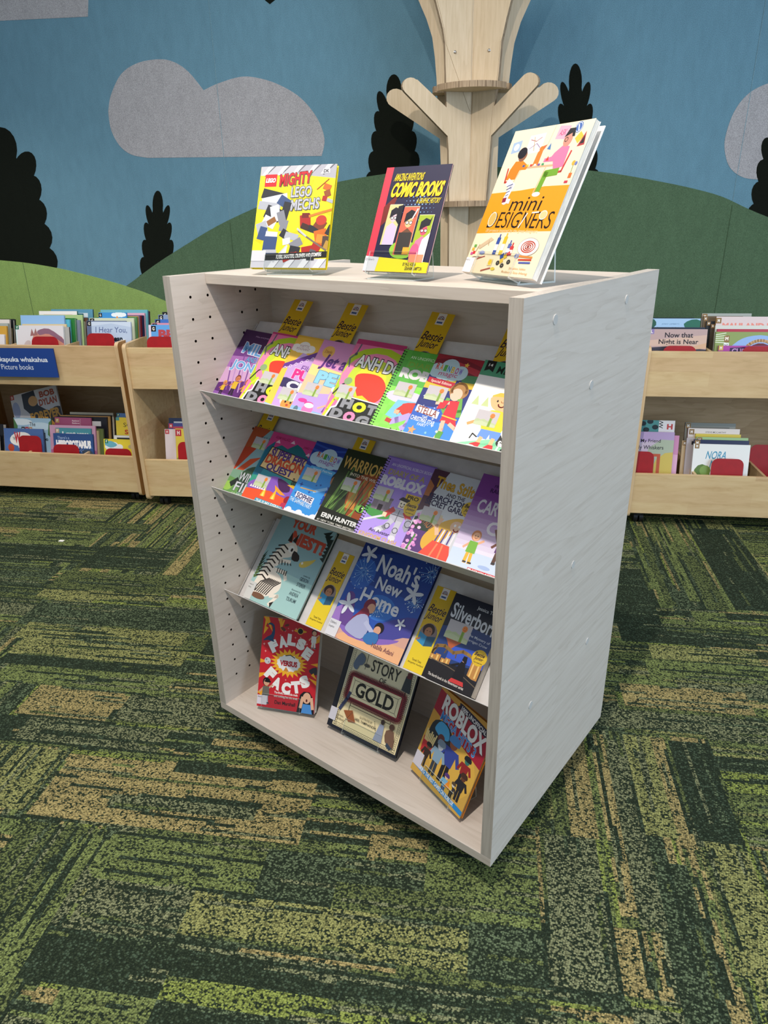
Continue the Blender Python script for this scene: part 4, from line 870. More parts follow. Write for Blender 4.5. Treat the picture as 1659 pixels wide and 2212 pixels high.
def art_meg():
    a = Art(HB, 'fdfdfb'); a.r(0, 0, 1, .26, '4a9a78'); a.r(0, .26, 1, .42, 'e6e6ea'); a.p([(.05, 0), (.2, 0), (.2, .19), (.125, .15), (.05, .19)], '15181a'); a.t('14', .09, .16, .05, .1, 'f0f0f0', .02); a.t('MEGAMATES', .26, 1.1, .07, .2, '12241c', .012, sh=.1)  # greyed white under the green band is shade painted into the cover
    for x in (.14, .3): a.p([(x-.06, .76), (x, .6), (x+.06, .76)], 'c8d89c')
    a.p([(.0, 1.45), (1, 1.12), (1, HB), (0, HB)], '8ed8ac'); a.p([(.3, 1.4), (1, 1.2), (1, 1.3)], '78cc9a')
    a.p([(.36, .56), (.46, .5), (.72, .48), (.72, .62), (.36, .64)], 'e0c24a'); a.p([(.37, .58), (.72, .58), (.72, .74), (.6, .8), (.46, .78), (.38, .7)], 'f4bf8a', 3); a.e(.47, .64, .014, .02, '2a1c14'); a.e(.63, .64, .014, .02, '2a1c14'); a.ring(.55, .68, .05, .02, '8a2c24', 10, 170); a.ring(.55, .63, .025, .01, 'c88a5a', 20, 180)
    a.p([(.44, .8), (.64, .8), (.72, .9), (.7, 1.16), (.4, 1.14), (.36, .9)], 'f6d62c', 2); a.p([(.36, .86), (.44, .84), (.42, .95), (.3, 1.0)], 'd8402c'); a.l([(.38, .9), (.26, 1.02), (.16, 1.08)], .05, 'f0a868'); a.l([(.7, .86), (.84, .9), (.8, .74), (.95, .7)], .06, 'f0a868')
    a.p([(.4, 1.12), (.72, 1.12), (.74, 1.26), (.58, 1.25), (.56, 1.18), (.54, 1.27), (.38, 1.26)], '6a98e8'); a.l([(.45, 1.26), (.43, 1.36)], .06, 'f4bf8a'); a.l([(.64, 1.25), (.63, 1.36)], .06, 'f4bf8a'); a.p([(.4, 1.34), (.48, 1.34), (.46, 1.42), (.3, 1.42), (.32, 1.38)], 'd83034'); a.p([(.6, 1.34), (.68, 1.34), (.7, 1.43), (.5, 1.46), (.54, 1.4)], 'd83034'); a.e(.34, 1.425, .08, .03, 'f2f0ee'); a.e(.62, 1.45, .09, .03, 'f2f0ee')
    a.l([(.38, 1.26), (.3, 1.22), (.28, 1.3)], .02, '1a1a1c'); a.e(.78, 1.28, .08, .06, '1c1c1e'); a.p([(.71, 1.25), (.73, 1.15), (.78, 1.22)], '1c1c1e'); a.p([(.81, 1.23), (.86, 1.15), (.86, 1.26)], '1c1c1e'); a.e(.76, 1.27, .025, .03, 'f4f4f4'); a.e(.82, 1.27, .025, .03, 'f4f4f4'); a.e(.79, 1.31, .05, .025, 'f4f4f4'); a.e(.77, 1.27, .01, .012, '101010'); a.e(.82, 1.27, .01, .012, '101010'); a.l([(.76, 1.34), (.74, 1.46)], .025, 'eeeeee')
    a.r(.88, 1.08, 1.0, 1.12, 'c8384a'); a.t('Big', .86, 1.1, 1.22, 1.33, '14261c', .015, sh=.2); a.t('Bad', .8, 1.1, 1.36, 1.47, '14261c', .015, sh=.2); return a
def art_wof():
    a = Art(HB, '8fb4bc'); a.p([(0, 0), (.5, 0), (.2, .5), (0, .6)], 'b8542c'); a.p([(0, .5), (.4, .4), (.1, 1.0), (0, 1.0)], 'c04426'); a.p([(.35, .7), (.6, .6), (.3, 1.0), (.1, 1.05)], 'c8502a'); a.p([(0, 1.0), (1, .9), (1, HB), (0, HB)], '7aa088'); a.p([(0, 1.15), (.5, 1.2), (.4, HB), (0, HB)], '6a9a58'); a.e(.12, 1.36, .12, .1, '9ac45a')
    a.l([(.75, .5), (.66, .62), (.7, .8), (.6, .95), (.42, 1.1), (.4, 1.3)], .14, '3c5a48'); a.p([(.5, .85), (.8, .8), (.7, 1.1), (.4, 1.2), (.3, 1.05)], '35523c', 3); a.p([(.7, .4), (.9, .36), (1.0, .48), (.84, .58), (.7, .56)], '2c3038', 2); a.l([(.78, .38), (.72, .3)], .03, '1c2024'); a.l([(.66, .6), (.72, .85), (.62, .98)], .05, '8fae96'); a.l([(.5, 1.15), (.48, 1.4)], .09, '2c3a30'); a.l([(.3, 1.2), (.2, 1.3)], .12, '26302c')
    a.t('TUI T. SUTHERLAND', .35, .98, .17, .23, '2c4450', .01); a.t('WINGS OF', .3, 1.15, 1.0, 1.2, 'c8ccd4', .01, out='2c2024', ow=.02); a.t('FIRE', .3, .9, 1.22, 1.42, 'c8ccd4', .015, out='2c2024', ow=.02); a.t('GRAPHIC NOVEL', .3, .95, 1.46, 1.51, 'd8e0d4', .005); return a
def art_epic():
    H = 1.27; a = Art(H, '2c8a9c'); a.r(0, 0, 1, .34, 'd8488c'); a.p([(.12, .3), (.3, .2), (.45, .24), (.6, .12), (.72, .16), (.9, .28), (1, .34), (1, .45), (.1, .45)], '23707c')
    for x, y in ((.2, .15), (.5, .1), (.9, .24)): a.p([(x-.05, y+.03), (x, y-.03), (x+.05, y+.03)], 'f4d4e4')
    a.t('ADAM WALLACE', .1, .42, .06, .11, 'a8245c', .02); a.t('JAMES HART', .74, 1.0, .12, .17, 'a8245c', .02); a.p([(.02, .3), (.14, .16), (.2, .5), (.1, 1.1), (0, 1.1)], '1d6c88'); a.p([(0, .82), (1, .7), (1, H), (0, H)], '3c9c86')
    a.p([(.12, .26), (1.0, .33), (.98, .75), (.06, .66)], '2a1c1c'); a.p([(.135, .275), (.985, .345), (.965, .735), (.075, .645)], 'e8c98c')
    a.t('SUPER EPIC', .16, .97, .30, .46, '5a3488', .03, out='2a1848', ow=.012, sk=.05); a.t('DRAGON', .12, .93, .42, .58, 'd8502c', .03, out='6a2414', ow=.018, sk=.05); a.t('QUEST', .2, .78, .56, .70, '4a2c7c', .03, out='26143c', ow=.01, sk=.05)
    a.p([(.02, .95), (.3, .80), (.55, .74), (.9, .84), (.95, 1.0), (.6, 1.06), (.1, 1.08)], '8a5cc0', 4); a.p([(.55, .76), (.8, .8), (.88, .92), (.7, .95)], '4a2458', 3); a.p([(.55, .88), (.72, .95), (.84, 1.0), (.74, 1.01), (.6, .96)], 'f0a02c'); a.p([(.78, .82), (1, .78), (.95, .86)], 'e8b82c'); a.p([(0, 1.06), (.5, 1.0), (1, 1.06), (1, H), (0, H)], 'ea5a34')
    for x in (.4, .62): a.p([(x-.05, 1.12), (x, .92), (x+.05, 1.12)], 'f8c02c'); a.p([(x-.025, 1.12), (x, 1.02), (x+.025, 1.12)], 'f8e87c')
    for i in range(7): a.p([(.06+.05*i, 1.02), (.085+.05*i, .97), (.11+.05*i, 1.02)], 'f8f4ea')
    a.e(.92, 1.06, .07, .07, 'a02434'); a.p([(.84, 1.12), (1, 1.1), (1, 1.27), (.8, 1.27)], 'c03a5c'); a.p([(.3, 1.17), (.9, 1.19), (.9, H), (.28, 1.26)], '3a9ab8'); a.t('THE SLIMY EYEBALL', .32, .88, 1.185, 1.25, 'e8f4f4', .02); a.t('Best', .84, .97, .68, .8, '2a1c14', .02); return a
def art_sophie():
    a = Art(HB, '3c94e0'); a.p([(0, 0), (1, 0), (1, .5), (.5, .58), (0, .5)], '203c98'); 
    for i in range(4): a.l([(0, .06+.12*i), (.5, .12+.1*i), (1, .02+.14*i)], .04, '3458b8')
    a.cloud(.42, .3, .74, .34, 'c2dcec')
    for i, (ch, c) in enumerate(zip('RAINBOW', ('c8443c', 'e08a3c', '58a84a', '3a8ac0', 'e0b83c', 'c04a8a', '6a4ac0'))): a.t(ch, .16+.08*i, .225+.08*i, .2+.006*i, .31+.006*i, c, .03)
    a.t('magic', .26, .62, .33, .44, '9a6ab0', .01, sh=.15); a.p([(.14, .5), (.72, .5), (.74, .6), (.12, .58)], '58b0e6'); a.t('Jewel Fairies', .2, .66, .525, .575, 'd8eef8', .01)
    sparkle(a, 14, '2c4a9c', .04, .78, .75, 1.3, .04, 8); a.e(.82, .62, .13, .13, '1c1a2c'); a.l([(.92, .6), (.98, .8)], .08, '1c1a2c'); a.e(.8, .68, .1, .11, 'a8714c'); a.e(.77, .67, .013, .018, '1a1210'); a.e(.84, .67, .013, .018, '1a1210'); a.p([(.7, .82), (.92, .8), (.92, .94), (.7, .94)], '2c50b0'); a.r(.71, .94, .92, 1.0, 'a8714c'); a.p([(.7, 1.0), (.93, 1.0), (.96, 1.18), (.7, 1.18)], '2444a4'); a.l([(.7, .86), (.46, .98)], .06, '8ac0f0'); a.l([(.5, .97), (.14, .98)], .022, 'c8a060'); a.l([(.76, 1.18), (.76, 1.36)], .055, 'a8714c'); a.l([(.88, 1.18), (.87, 1.4)], .055, 'a8714c'); a.l([(.76, 1.34), (.74, 1.46)], .07, 'e8eef8')
    a.p([(.1, 1.06), (.54, 1.1), (.54, 1.24), (.1, 1.18)], 'e4e4ee'); a.t('SOPHIE', .13, .51, 1.09, 1.2, '3c3c6c', .03, sk=.08); a.t('THE SAPPHIRE FAIRY', .02, .56, 1.22, 1.3, 'd8ecf8', .015, sk=.1)
    for x, w in ((.1, .3), (.35, .34), (.7, .4), (.95, .3)): a.cloud(x, 1.49, w, .16, 'f6f0f8')
    return a
def art_war():
    a = Art(HB, '2a3420'); q = random.Random(2)
    for _ in range(22): a.l([(x := q.uniform(-.1, .9), 1.5), (x+q.uniform(.1, .5), q.uniform(.2, .9))], .03, q.choice(['3c5a2c', '55783a', '22301c', '6a8a48']))
    a.p([(.5, .45), (1.0, .42), (1.0, 1.3), (.72, 1.34), (.5, 1.1), (.42, .8)], '94461f', 4); a.p([(.62, .5), (1, .5), (1, .9), (.8, .9)], 'b8642c'); a.p([(.45, .8), (.62, .75), (.7, 1.1), (.5, 1.1)], 'c8843c'); a.e(.82, 1.04, .13, .085, '20140e'); a.e(.82, 1.04, .1, .07, '7ec04a'); a.e(.83, 1.04, .03, .062, '14180c'); a.e(.85, 1.02, .014, .014, 'f0f4e8')
    for _ in range(12): a.l([(x := q.uniform(0, .7), 1.45), (x+q.uniform(.05, .4), q.uniform(.5, .9))], .018, q.choice(['6f9a48', '8ab058', '2c401e']))
    a.p([(0, 1.2), (1, 1.25), (1, HB), (0, HB)], '1f2118'); a.t('WARRIORS', .05, 1.02, .16, .40, 'd9b05c', .02, sk=.04); a.t('INTO THE WILD', .3, .95, .44, .5, 'e8dcc0', .015, sk=.03); a.t('ERIN HUNTER', .1, .9, 1.3, 1.39, 'f2f2ee', .03); a.t('#1 NEW YORK TIMES BESTSELLER', .05, .95, 1.43, 1.47, 'd8d8d0', .01); return a
def art_purple():
    a = Art(HB, 'a68be0'); a.p([(0, .75), (1, 1.0), (1, HB), (0, HB)], 'b79cf0')  # paler lower part paints in the light below the shelf's shadow edge
    for i in range(4):
        for j in range(6):
            if (i*3+j) % 4 == 0: a.r(.1+i*.24, .05+j*.24, .26+i*.24, .2+j*.24, '9a7edb' if j < 4 else 'ad91ec')
    a.t('AN UNOFFICIAL ROBLOX BOOK', .14, .96, .09, .145, 'ece6f8', .008); a.t('DIARY OF A', .14, .88, .2, .31, 'c0b06c', .025); a.t('ROBLOX', .06, .94, .33, .52, 'e8e6ee', .07); a.r(.66, .56, .96, .68, 'e0b93a'); a.t('PRO', .7, .92, .58, .65, '2a2018', .03)
    a.e(.3, 1.0, .3, .13, '4a9a4c'); a.p([(.13, .98), (.13, .8), (.42, .8), (.42, .98)], '9a8c98'); 
    for x in (.1, .36): a.r(x, .74, x+.1, .98, '8a7c88'); a.r(x-.01, .72, x+.11, .76, '6f6470')
    a.r(.23, .87, .32, .98, '3a2c34'); a.r(.2, .7, .36, .8, '8a7c88')
    a.p([(.6, .70), (.74, .70), (.74, .84), (.6, .84)], 'f0e6d0'); a.p([(.56, .7), (.62, .64), (.78, .66), (.78, .8), (.73, .72)], '221c22'); a.e(.64, .76, .012, .016, '20180e'); a.e(.7, .76, .012, .016, '20180e'); a.ring(.67, .79, .03, .012, '7a2c24', 10, 170, n=6)
    a.p([(.52, .86), (.82, .86), (.8, 1.1), (.54, 1.1)], 'b4b4c4'); a.l([(.54, .9), (.44, 1.02)], .1, 'c23a3c'); a.l([(.8, .9), (.9, 1.0)], .1, 'c23a3c'); a.l([(.42, 1.04), (.06, 1.22)], .04, 'e4e4ee'); a.r(.38, .98, .46, 1.06, 'eedcb8'); a.p([(.84, .98), (1.0, .98), (.98, 1.16), (.92, 1.22), (.85, 1.15)], 'a2a2b4'); a.ring(.92, 1.07, .06, .012, '3c3a48', n=10)
    a.l([(.6, 1.1), (.52, 1.24), (.42, 1.3)], .1, 'c8c8d6'); a.l([(.74, 1.1), (.74, 1.34)], .11, 'c8c8d6'); a.e(.42, 1.31, .08, .04, 'e0e0ea'); a.e(.74, 1.38, .07, .05, 'e0e0ea'); a.ring(.56, 1.2, .05, .012, '4a4858', n=8); a.ring(.74, 1.24, .05, .012, '4a4858', n=8); a.l([(.54, .98), (.8, .98)], .012, '55535f'); a.l([(.67, .88), (.67, 1.1)], .012, '55535f')
    a.t('Ari Avatar', .26, .68, 1.31, 1.37, '2a2238', .01); a.t('KINGDOM CLASH', .1, .86, 1.41, 1.49, 'd9b76c', .025); spiral(a); return a
def art_thea():
    a = Art(HB, 'd3d8de'); a.p([(0, 0), (.3, 0), (.16, .4), (.2, .7), (0, .8)], '5a3a4c'); a.p([(0, .2), (.12, .3), (.1, .5), (0, .5)], 'c07a50'); a.p([(.02, .9), (.34, .75), (.6, 1.1), (.4, 1.35), (.0, 1.3)], '27382c'); a.p([(0, 1.1), (.6, 1.1), (.8, 1.5), (0, HB)], '583478'); a.p([(.1, .72), (.5, .76), (.5, 1.0), (.1, .85)], 'd8d0b0')
    a.t('Thea Stilton', .12, 1.05, .13, .33, 'd8a83c', .02, out='8a6420', ow=.015, sk=.06); a.t('AND THE', .4, .75, .36, .43, '3a3248', .02, sk=.03); a.t('SEARCH FOR', .1, .82, .44, .54, '2c2850', .035, sk=.04); a.t('SECRET GARDEN', .08, 1.0, .55, .66, '2c2850', .035, sk=.05); a.t('BISTROT', .1, .42, .88, 1.0, 'b06a3c', .01, rot=32)
    a.p([(.3, 1.2), (.4, 1.0), (.62, .8), (.86, .72), (.94, .85), (.7, 1.1), (.5, 1.4), (.34, 1.36)], 'e0b03c', 4); a.e(.8, .88, .11, .1, 'e8c0a0'); a.e(.77, .86, .02, .025, 'f6f6f6'); a.e(.85, .86, .02, .025, 'f6f6f6'); a.ring(.81, .92, .04, .02, 'b83a4c', 10, 170)
    for i in range(6): a.l([(.58+.05*i, .98), (.54+.055*i, 1.2)], .028, 'eceaf0' if i % 2 else '5a4a8a')
    a.l([(.52, 1.08), (.46, .95), (.5, .82)], .07, 'e8c0a0'); a.p([(.5, 1.2), (.82, 1.22), (.92, 1.5), (.6, HB), (.34, 1.48)], 'e8503c'); a.l([(.6, 1.24), (.54, 1.5)], .03, 'f2885c'); a.l([(.7, 1.24), (.7, 1.5)], .03, 'f2885c')
    q = random.Random(4)
    for _ in range(34): a.e(.02+q.uniform(0, .2)+.0, 0.78+q.uniform(0, .7), .035, .03, q.choice(['e6a6dc', 'd488cc', 'f0c4ea']), n=7)
    a.l([(.1, 1.5), (.16, 1.2)], .03, '4a8a3c'); return a
def art_cart():
    H = 1.56; a = Art(H, '8a4aa0')
    for i in range(12): f = i/11; a.r(0, .3+i*.08, 1, .4+i*.08, tuple(int(p+(q_-p)*f) for p, q_ in zip((138, 74, 160), (232, 228, 246))))
    a.r(0, 1.24, 1, H, 'cfe0fa'); a.t('FROM THE AUTHORS', .26, .9, .13, .18, '3a1c50', .01); a.t('RAINA TELGEMEIER', .22, 1.0, .2, .27, '3a1c50', .02); a.t('CARTOONISTS', .12, 1.3, .4, .62, 'e8e4ee', .03); a.t('CLUB', .4, 1.1, .7, .92, 'e8e4ee', .03)
    a.kid(.3, 1.42, .52, 'f0b48c', 'c8783c', '7ab83c', 'e8b83c'); a.kid(.74, 1.32, .56, '6a3a28', '2a1a18', '5a2470', '5a3a2c'); a.kid(.98, 1.46, .6, 'e8b48c', '3a2418', 'd8d8e0', 'd8a83c'); a.l([(.66, 1.0), (.56, .82)], .045, '6a3a28'); a.e(.6, 1.42, .1, .03, 'a8c0ec'); a.r(.36, 1.48, .84, 1.535, 'd03038'); a.t('SCHOLASTIC', .44, .82, 1.49, 1.525, 'f4e8e8', .02); a.r(.37, 1.49, .42, 1.525, 'f0f0f0'); return a
def art_nest():
    H = 1.23; a = Art(H, '93b9bf'); a.p([(0, .7), (1, .75), (1, H), (0, H)], 'a4cbc9')
    a.t('YOUR', .22, .68, -.02, .12, 'c8523c', .06, sk=.03); a.t('NEST!', .32, .93, .16, .34, 'c8523c', .06, sk=.06)
    for i in range(6): a.p([(.8+.04*i, .06+.03*i), (.94+.03*i, .0+.05*i), (.9+.03*i, .1+.05*i)], '22302c'); a.p([(.92, .14+.05*i), (1.0, .1+.05*i), (1.0, .18+.05*i)], '22302c')
    for i in range(8): a.p([(.0, .9-.04*i), (.12-.01*i, .86-.05*i), (.02, .94-.04*i)], '5a7040' if i < 4 else '2c3c2c')
    wt, bk = 'efe6d8', '2a2422'
    Z = Art(1.6, '000000'); Z.it = []; b_, a = a, Z; dx_, dy_ = -.13, .11
    a.p([(.2, .84), (.24, .6), (.3, .4), (.4, .26), (.56, .2), (.66, .3), (.58, .4), (.46, .46), (.42, .62), (.6, .7), (.66, .86), (.5, 1.0), (.3, 1.02), (.2, .95)], wt, 4); a.p([(.6, .3), (.72, .34), (.74, .42), (.62, .42)], bk, 2); a.e(.54, .29, .05, .05, 'f8f6f0'); a.e(.56, .3, .02, .025, bk); a.p([(.42, .2), (.44, .06), (.5, .2)], bk); a.p([(.5, .18), (.56, .06), (.57, .2)], bk)
    for i in range(9): y = .28+.06*i; x = .42-.026*i+.0012*i*i; a.l([(x-.11, y+.02), (x-.02, y-.01), (x+.07, y+.03)], .02, bk)
    for i in range(8): a.l([(.24+.035*i, .98), (.3+.035*i, .84), (.42+.03*i, .76)], .016, bk)
    a.l([(.42, .56), (.48, .48), (.62, .46)], .05, wt); a.l([(.44, .62), (.62, .62), (.68, .7)], .05, wt); a.l([(.56, .97), (.68, .94), (.6, 1.08)], .05, wt)
    for i in range(5): a.l([(.44+.05*i, .48+.0*i), (.46+.05*i, .54-.01*i)], .014, bk); a.l([(.48+.04*i, .59), (.49+.04*i, .65)], .014, bk)
    a.p([(.6, 1.06), (.66, 1.02), (.64, 1.12)], bk); a.p([(.2, .96), (.26, .88), (.28, .97), (.2, 1.04), (.12, 1.12)], '4a443e'); a.e(.36, 1.03, .13, .04, '7a5844'); b_.p([(.66, .52), (.8, .46), (.88, .42), (.82, .52), (.74, .58), (.66, .58)], 'd9c05a', 2); b_.e(.69, .53, .018, .018, 'f4f0e8')
    a = b_; k_ = a.lay; a.it += [([(x+dx_, y+dy_) for x, y in q], l+k_, c) for q, l, c in Z.it]; a.lay += Z.lay
    a.t('written by', .8, .92, .66, .69, '4a6068'); a.t('GIDEON', .77, .92, .70, .75, '3c5058', .01); a.t('STERER', .76, .91, .78, .83, '3c5058', .01); a.t('illustrated by', .72, .88, .88, .91, '4a6068'); a.t('ANDREA', .71, .87, .92, .97, '3c5058', .01); a.t('TSURUMI', .7, .87, 1.0, 1.05, '3c5058', .01)
    a.r(0, .99, .13, H, 'd5d6d4'); a.t('ren\'s', .01, .08, 1.02, 1.04, '303030', .01); a.t('hics', .01, .06, 1.06, 1.08, '303030', .01); return a
def art_noah():
    H = 1.11; a = Art(H, '243a86'); q = random.Random(9)
    a.p([(0, .2), (.6, 0), (1, .1), (1, .5), (.3, .6), (0, .5)], '2c4a9c', 3); a.p([(0, .5), (.5, .45), (1, .5), (1, .85), (0, .9)], '2f58b4', 3); a.e(.52, .64, .2, .14, '3a78d0'); a.e(.14, .35, .16, .18, '3a6cc8'); a.p([(0, .8), (.2, .7), (.16, .95), (0, 1.0)], 'a07ac8', 3); a.p([(.06, .62), (.16, .6), (.24, .8), (.3, 1.0), (.12, .96)], '6a4a94', 3); a.p([(.6, .8), (1, .6), (1, .95), (.6, .98)], '4a4a9c', 3)
    a.p([(0, .95), (.3, 1.0), (.7, .96), (1, .82), (1, H), (0, H)], 'd8a898', 3); a.p([(.3, 1.0), (1, .94), (1, H), (.2, H)], 'eab488', 3); a.p([(.12, .95), (.5, .98), (.9, .88), (.7, 1.0), (.3, 1.04)], '8a6ac0', 3)
    for cx, cy, r in ((.14, .34, .2), (.95, .12, .16), (.9, .46, .12), (.5, .66, .12)):
        for i in range(16): an = R(22.5*i+q.uniform(-6, 6)); rr = r*q.uniform(.5, 1); a.l([(cx+.02*math.cos(an), cy+.02*math.sin(an)), (cx+rr*math.cos(an), cy+rr*math.sin(an))], .005, '7fb4ec')
        for i in range(26): an = q.uniform(0, 6.28); rr = r*q.uniform(.2, 1); a.e(cx+rr*math.cos(an), cy+rr*math.sin(an), .006, .006, 'e8f2fc', n=6)
    def flower(x, y, r, rot): 
        for i in range(5): a.e(x+r*.55*math.cos(R(rot+72*i)), y+r*.55*math.sin(R(rot+72*i)), r*.55, r*.2, 'dfe4f0', rot=rot+72*i, n=10)
    flower(.12, .12, .1, 10); flower(.84, .38, .11, -15); flower(.13, .72, .12, 30); flower(.84, .72, .06, 0)
    a.t("Noah's", .28, .84, .09, .30, 'e4e8f2', .025, sk=.06); a.t('New', .36, .70, .33, .47, 'e4e8f2', .025, sk=.05); a.t('Home', .24, .76, .50, .66, 'e4e8f2', .025, sk=.06)
    a.e(.4, .66, .075, .08, '7c2c44'); a.e(.43, .68, .05, .055, 'd8a488'); a.p([(.3, .76), (.36, .68), (.44, .74), (.4, .84), (.24, .88)], '8a3248', 2); a.p([(.3, .8), (.42, .76), (.5, .88), (.46, 1.02), (.26, 1.0), (.22, .94)], 'aab0d4', 3); a.l([(.44, .84), (.58, .92)], .05, 'b8bede'); a.e(.62, .84, .06, .06, '241c20'); a.e(.61, .87, .045, .045, 'd8a488'); a.p([(.52, .92), (.64, .9), (.66, 1.0), (.56, 1.04), (.48, 1.0)], '3a74b4', 2)
    a.t('Nabila Adani', .62, .9, 1.0, 1.05, '7a4c5c', .0); a.r(0, .93, .15, H, 'dcdde4'); a.t('Children\'s', .01, .1, .95, .98, '303038', .01); a.t('Graphics', .01, .09, 1.0, 1.03, '303038', .01); return a
def art_silver():
    H = 1.57; a = Art(H, '1c2032'); a.p([(0, .62), (1, .5), (1, 1.1), (0, 1.15)], '26407c', 2); a.p([(.3, .9), (1, .8), (1, 1.1), (.3, 1.12)], '3a5ac8')
    a.t('Jessica Townsend', .5, 1.1, .1, .18, 'e0e4ea', .008, sk=.04); a.t('Silverborn', .06, 1.0, .2, .48, 'dfe4ee', .02, sk=.12); a.t('The Mystery of', .52, .96, .60, .66, 'd0d8e4', .006, sk=.05); a.t('Morrigan Crow', .5, .94, .68, .74, 'd0d8e4', .006, sk=.05)
    a.p([(.1, .72), (.34, .66), (.5, .74), (.38, .88), (.3, .96), (.2, .84)], 'b8603c', 2); a.l([(.02, 1.12), (.06, .98), (.2, .94), (.4, 1.0), (.56, .92), (.7, .94)], .06, '8a6a38'); a.l([(.66, .93), (.76, .96)], .05, '9a7a40'); a.ring(.1, 1.1, .08, .03, '5c4828', 20, 250); a.l([(.26, .98), (.24, 1.06)], .02, '6a5230'); a.l([(.46, 1.0), (.47, 1.07)], .02, '6a5230')
    for x, h in ((.0, .1), (.1, .13), (.22, .09), (.3, .12), (.78, .22), (.88, .3)): a.r(x, 1.24-h, x+.1, 1.3, 'c08a4a'); a.r(x+.03, 1.26-h, x+.06, 1.27, 'f0c878')
    a.p([(0, 1.24), (.6, 1.2), (1, 1.34), (1, H), (0, H)], '201e22'); a.l([(0, 1.22), (.4, 1.25), (.7, 1.3), (1, 1.4)], .015, '6a5c4c')
    a.p([(.6, 1.08), (.68, 1.08), (.72, 1.2), (.76, 1.42), (.54, 1.42), (.56, 1.2)], '14121a'); a.e(.64, 1.04, .035, .045, 'd8a88c'); a.p([(.6, 1.06), (.61, .98), (.68, .98), (.7, 1.1)], '14121a'); a.p([(.54, 1.4), (.77, 1.4), (.8, 1.47), (.5, 1.47)], 'c83c3c'); a.l([(.57, 1.14), (.46, 1.2)], .04, '14121a')
    a.t('The fourth book in the Nevermoor series', .1, .82, 1.46, 1.51, 'e4e0da', .008, sk=.03); return a
def art_false():
    H = 1.49; a = Art(H, 'c6222f')
    for x, y, an, L in ((.08, .1, 250, .3), (.3, .06, 260, .25), (.95, .3, 320, .2), (.02, .75, 190, .16), (1.0, .68, 0, .16), (.05, .98, 170, .2), (.98, .98, 20, .2), (.1, 1.2, 130, .26)):
        dx, dy = math.cos(R(an)), math.sin(R(an)); a.p([(.5+(x-.5)*.75, .7+(y-.7)*.75), (x+dx*L*.5-dy*.05, y+dy*L*.5+dx*.05), (x+dx*L*.4+dy*.0, y+dy*L*.4), (x+dx*L*.5+dy*.05, y+dy*L*.5-dx*.05)], 'f0a826')
    a.p([(.04, .02), (.1, .02), (.05, .16), (.1, .18), (.02, .3)], 'f2b02a'); a.p([(.28, .03), (.33, .03), (.32, .14), (.35, .02), (.38, .02), (.32, .2)], 'f2b02a')
    sparkle(a, 26, 'f4b8b0', .03, .03, .97, 1.3, .018, 6)
    a.star(.5, .72, .33, 'f3b32c', 22, .72, ys=.72); a.e(.5, .72, .2, .13, 'e9e9ea', n=24); a.star(.5, .72, .215, 'e9e9ea', 14, .85, ys=.68); a.t('VERSUS', .35, .65, .68, .77, 'b92030', .045, out='6a1018', ow=.01); a.p([(.42, .85), (.46, .78), (.52, .86)], 'd0863a'); a.l([(.44, .6), (.52, .58), (.6, .62)], .014, '202024')
    for ch, x, y, r in (('F', .22, .47, -32), ('A', .37, .38, -16), ('L', .52, .33, 2), ('S', .69, .38, 16), ('E', .81, .52, 30)): a.t(ch, x-.075, x+.075, y-.095, y+.095, 'f2f0ee', .085, rot=r)
    for ch, x, y, r in (('F', .20, .93, 38), ('A', .32, 1.07, 20), ('C', .49, 1.13, 4), ('T', .66, 1.09, -12), ('S', .80, .98, -26)): a.t(ch, x-.08, x+.08, y-.1, y+.1, 'f2f0ee', .085, rot=r)
    a.p([(.02, .4), (.1, .32), (.16, .28), (.18, .16), (.12, .12), (.08, .14), (.12, .09), (.2, .12), (.22, .26), (.2, .36), (.22, .4), (.1, .38)], '22466c', 2); a.e(.66, .17, .11, .025, 'e9a82c'); a.e(.66, .17, .05, .05, '15131a'); a.ring(.66, .17, .05, .01, 'f0c050'); a.e(.36, .17, .05, .025, '6a3a2c', rot=30); a.e(.42, .1, .04, .02, '6a3a2c', rot=-20)
    a.kid(.9, .42, .3, 'e0b090', '2a1c1c', 'ececec', 'ececec', 0); a.e(.13, .72, .055, .055, 'c9cace'); a.e(.11, .7, .015, .015, '8a8b92'); a.e(.15, .74, .012, .012, '8a8b92'); a.p([(.86, .78), (.98, .72), (1.0, .84), (.9, .84)], '35323a', 2); a.p([(.94, .82), (1.0, .92), (.9, .86)], 'f2b02a')
    a.kid(.14, 1.42, .42, 'd8a484', '15131a', '6a685e', 'b4bcc8', 0); a.e(.16, 1.06, .06, .018, '121214'); a.r(.12, 1.02, .2, 1.06, '121214')
    a.p([(.7, 1.49), (.74, 1.2), (.8, 1.14), (.9, 1.14), (.97, 1.24), (1.0, 1.49)], '1c1820'); a.p([(.78, 1.49), (.8, 1.34), (.93, 1.34), (.97, 1.49)], '4c8cd0'); a.e(.86, 1.24, .07, .09, 'e2b294'); a.l([(.76, 1.4), (.79, 1.24)], .05, 'e2b294'); a.l([(.97, 1.4), (.94, 1.24)], .05, 'e2b294'); a.e(.86, 1.28, .015, .025, '5a1c1c')
    a.t('The truth, the whole truth', .29, .70, 1.2, 1.245, 'f6eee8', .025); a.t('and nothing but the truth', .29, .70, 1.26, 1.305, 'f6eee8', .025); a.t('Dan Marshall', .31, .67, 1.35, 1.41, '2a1418', .02)
    a.r(0, 1.3, .17, 1.45, 'ded6e0'); a.t('dren\'s', .01, .08, 1.31, 1.34, '303038', .01); return a
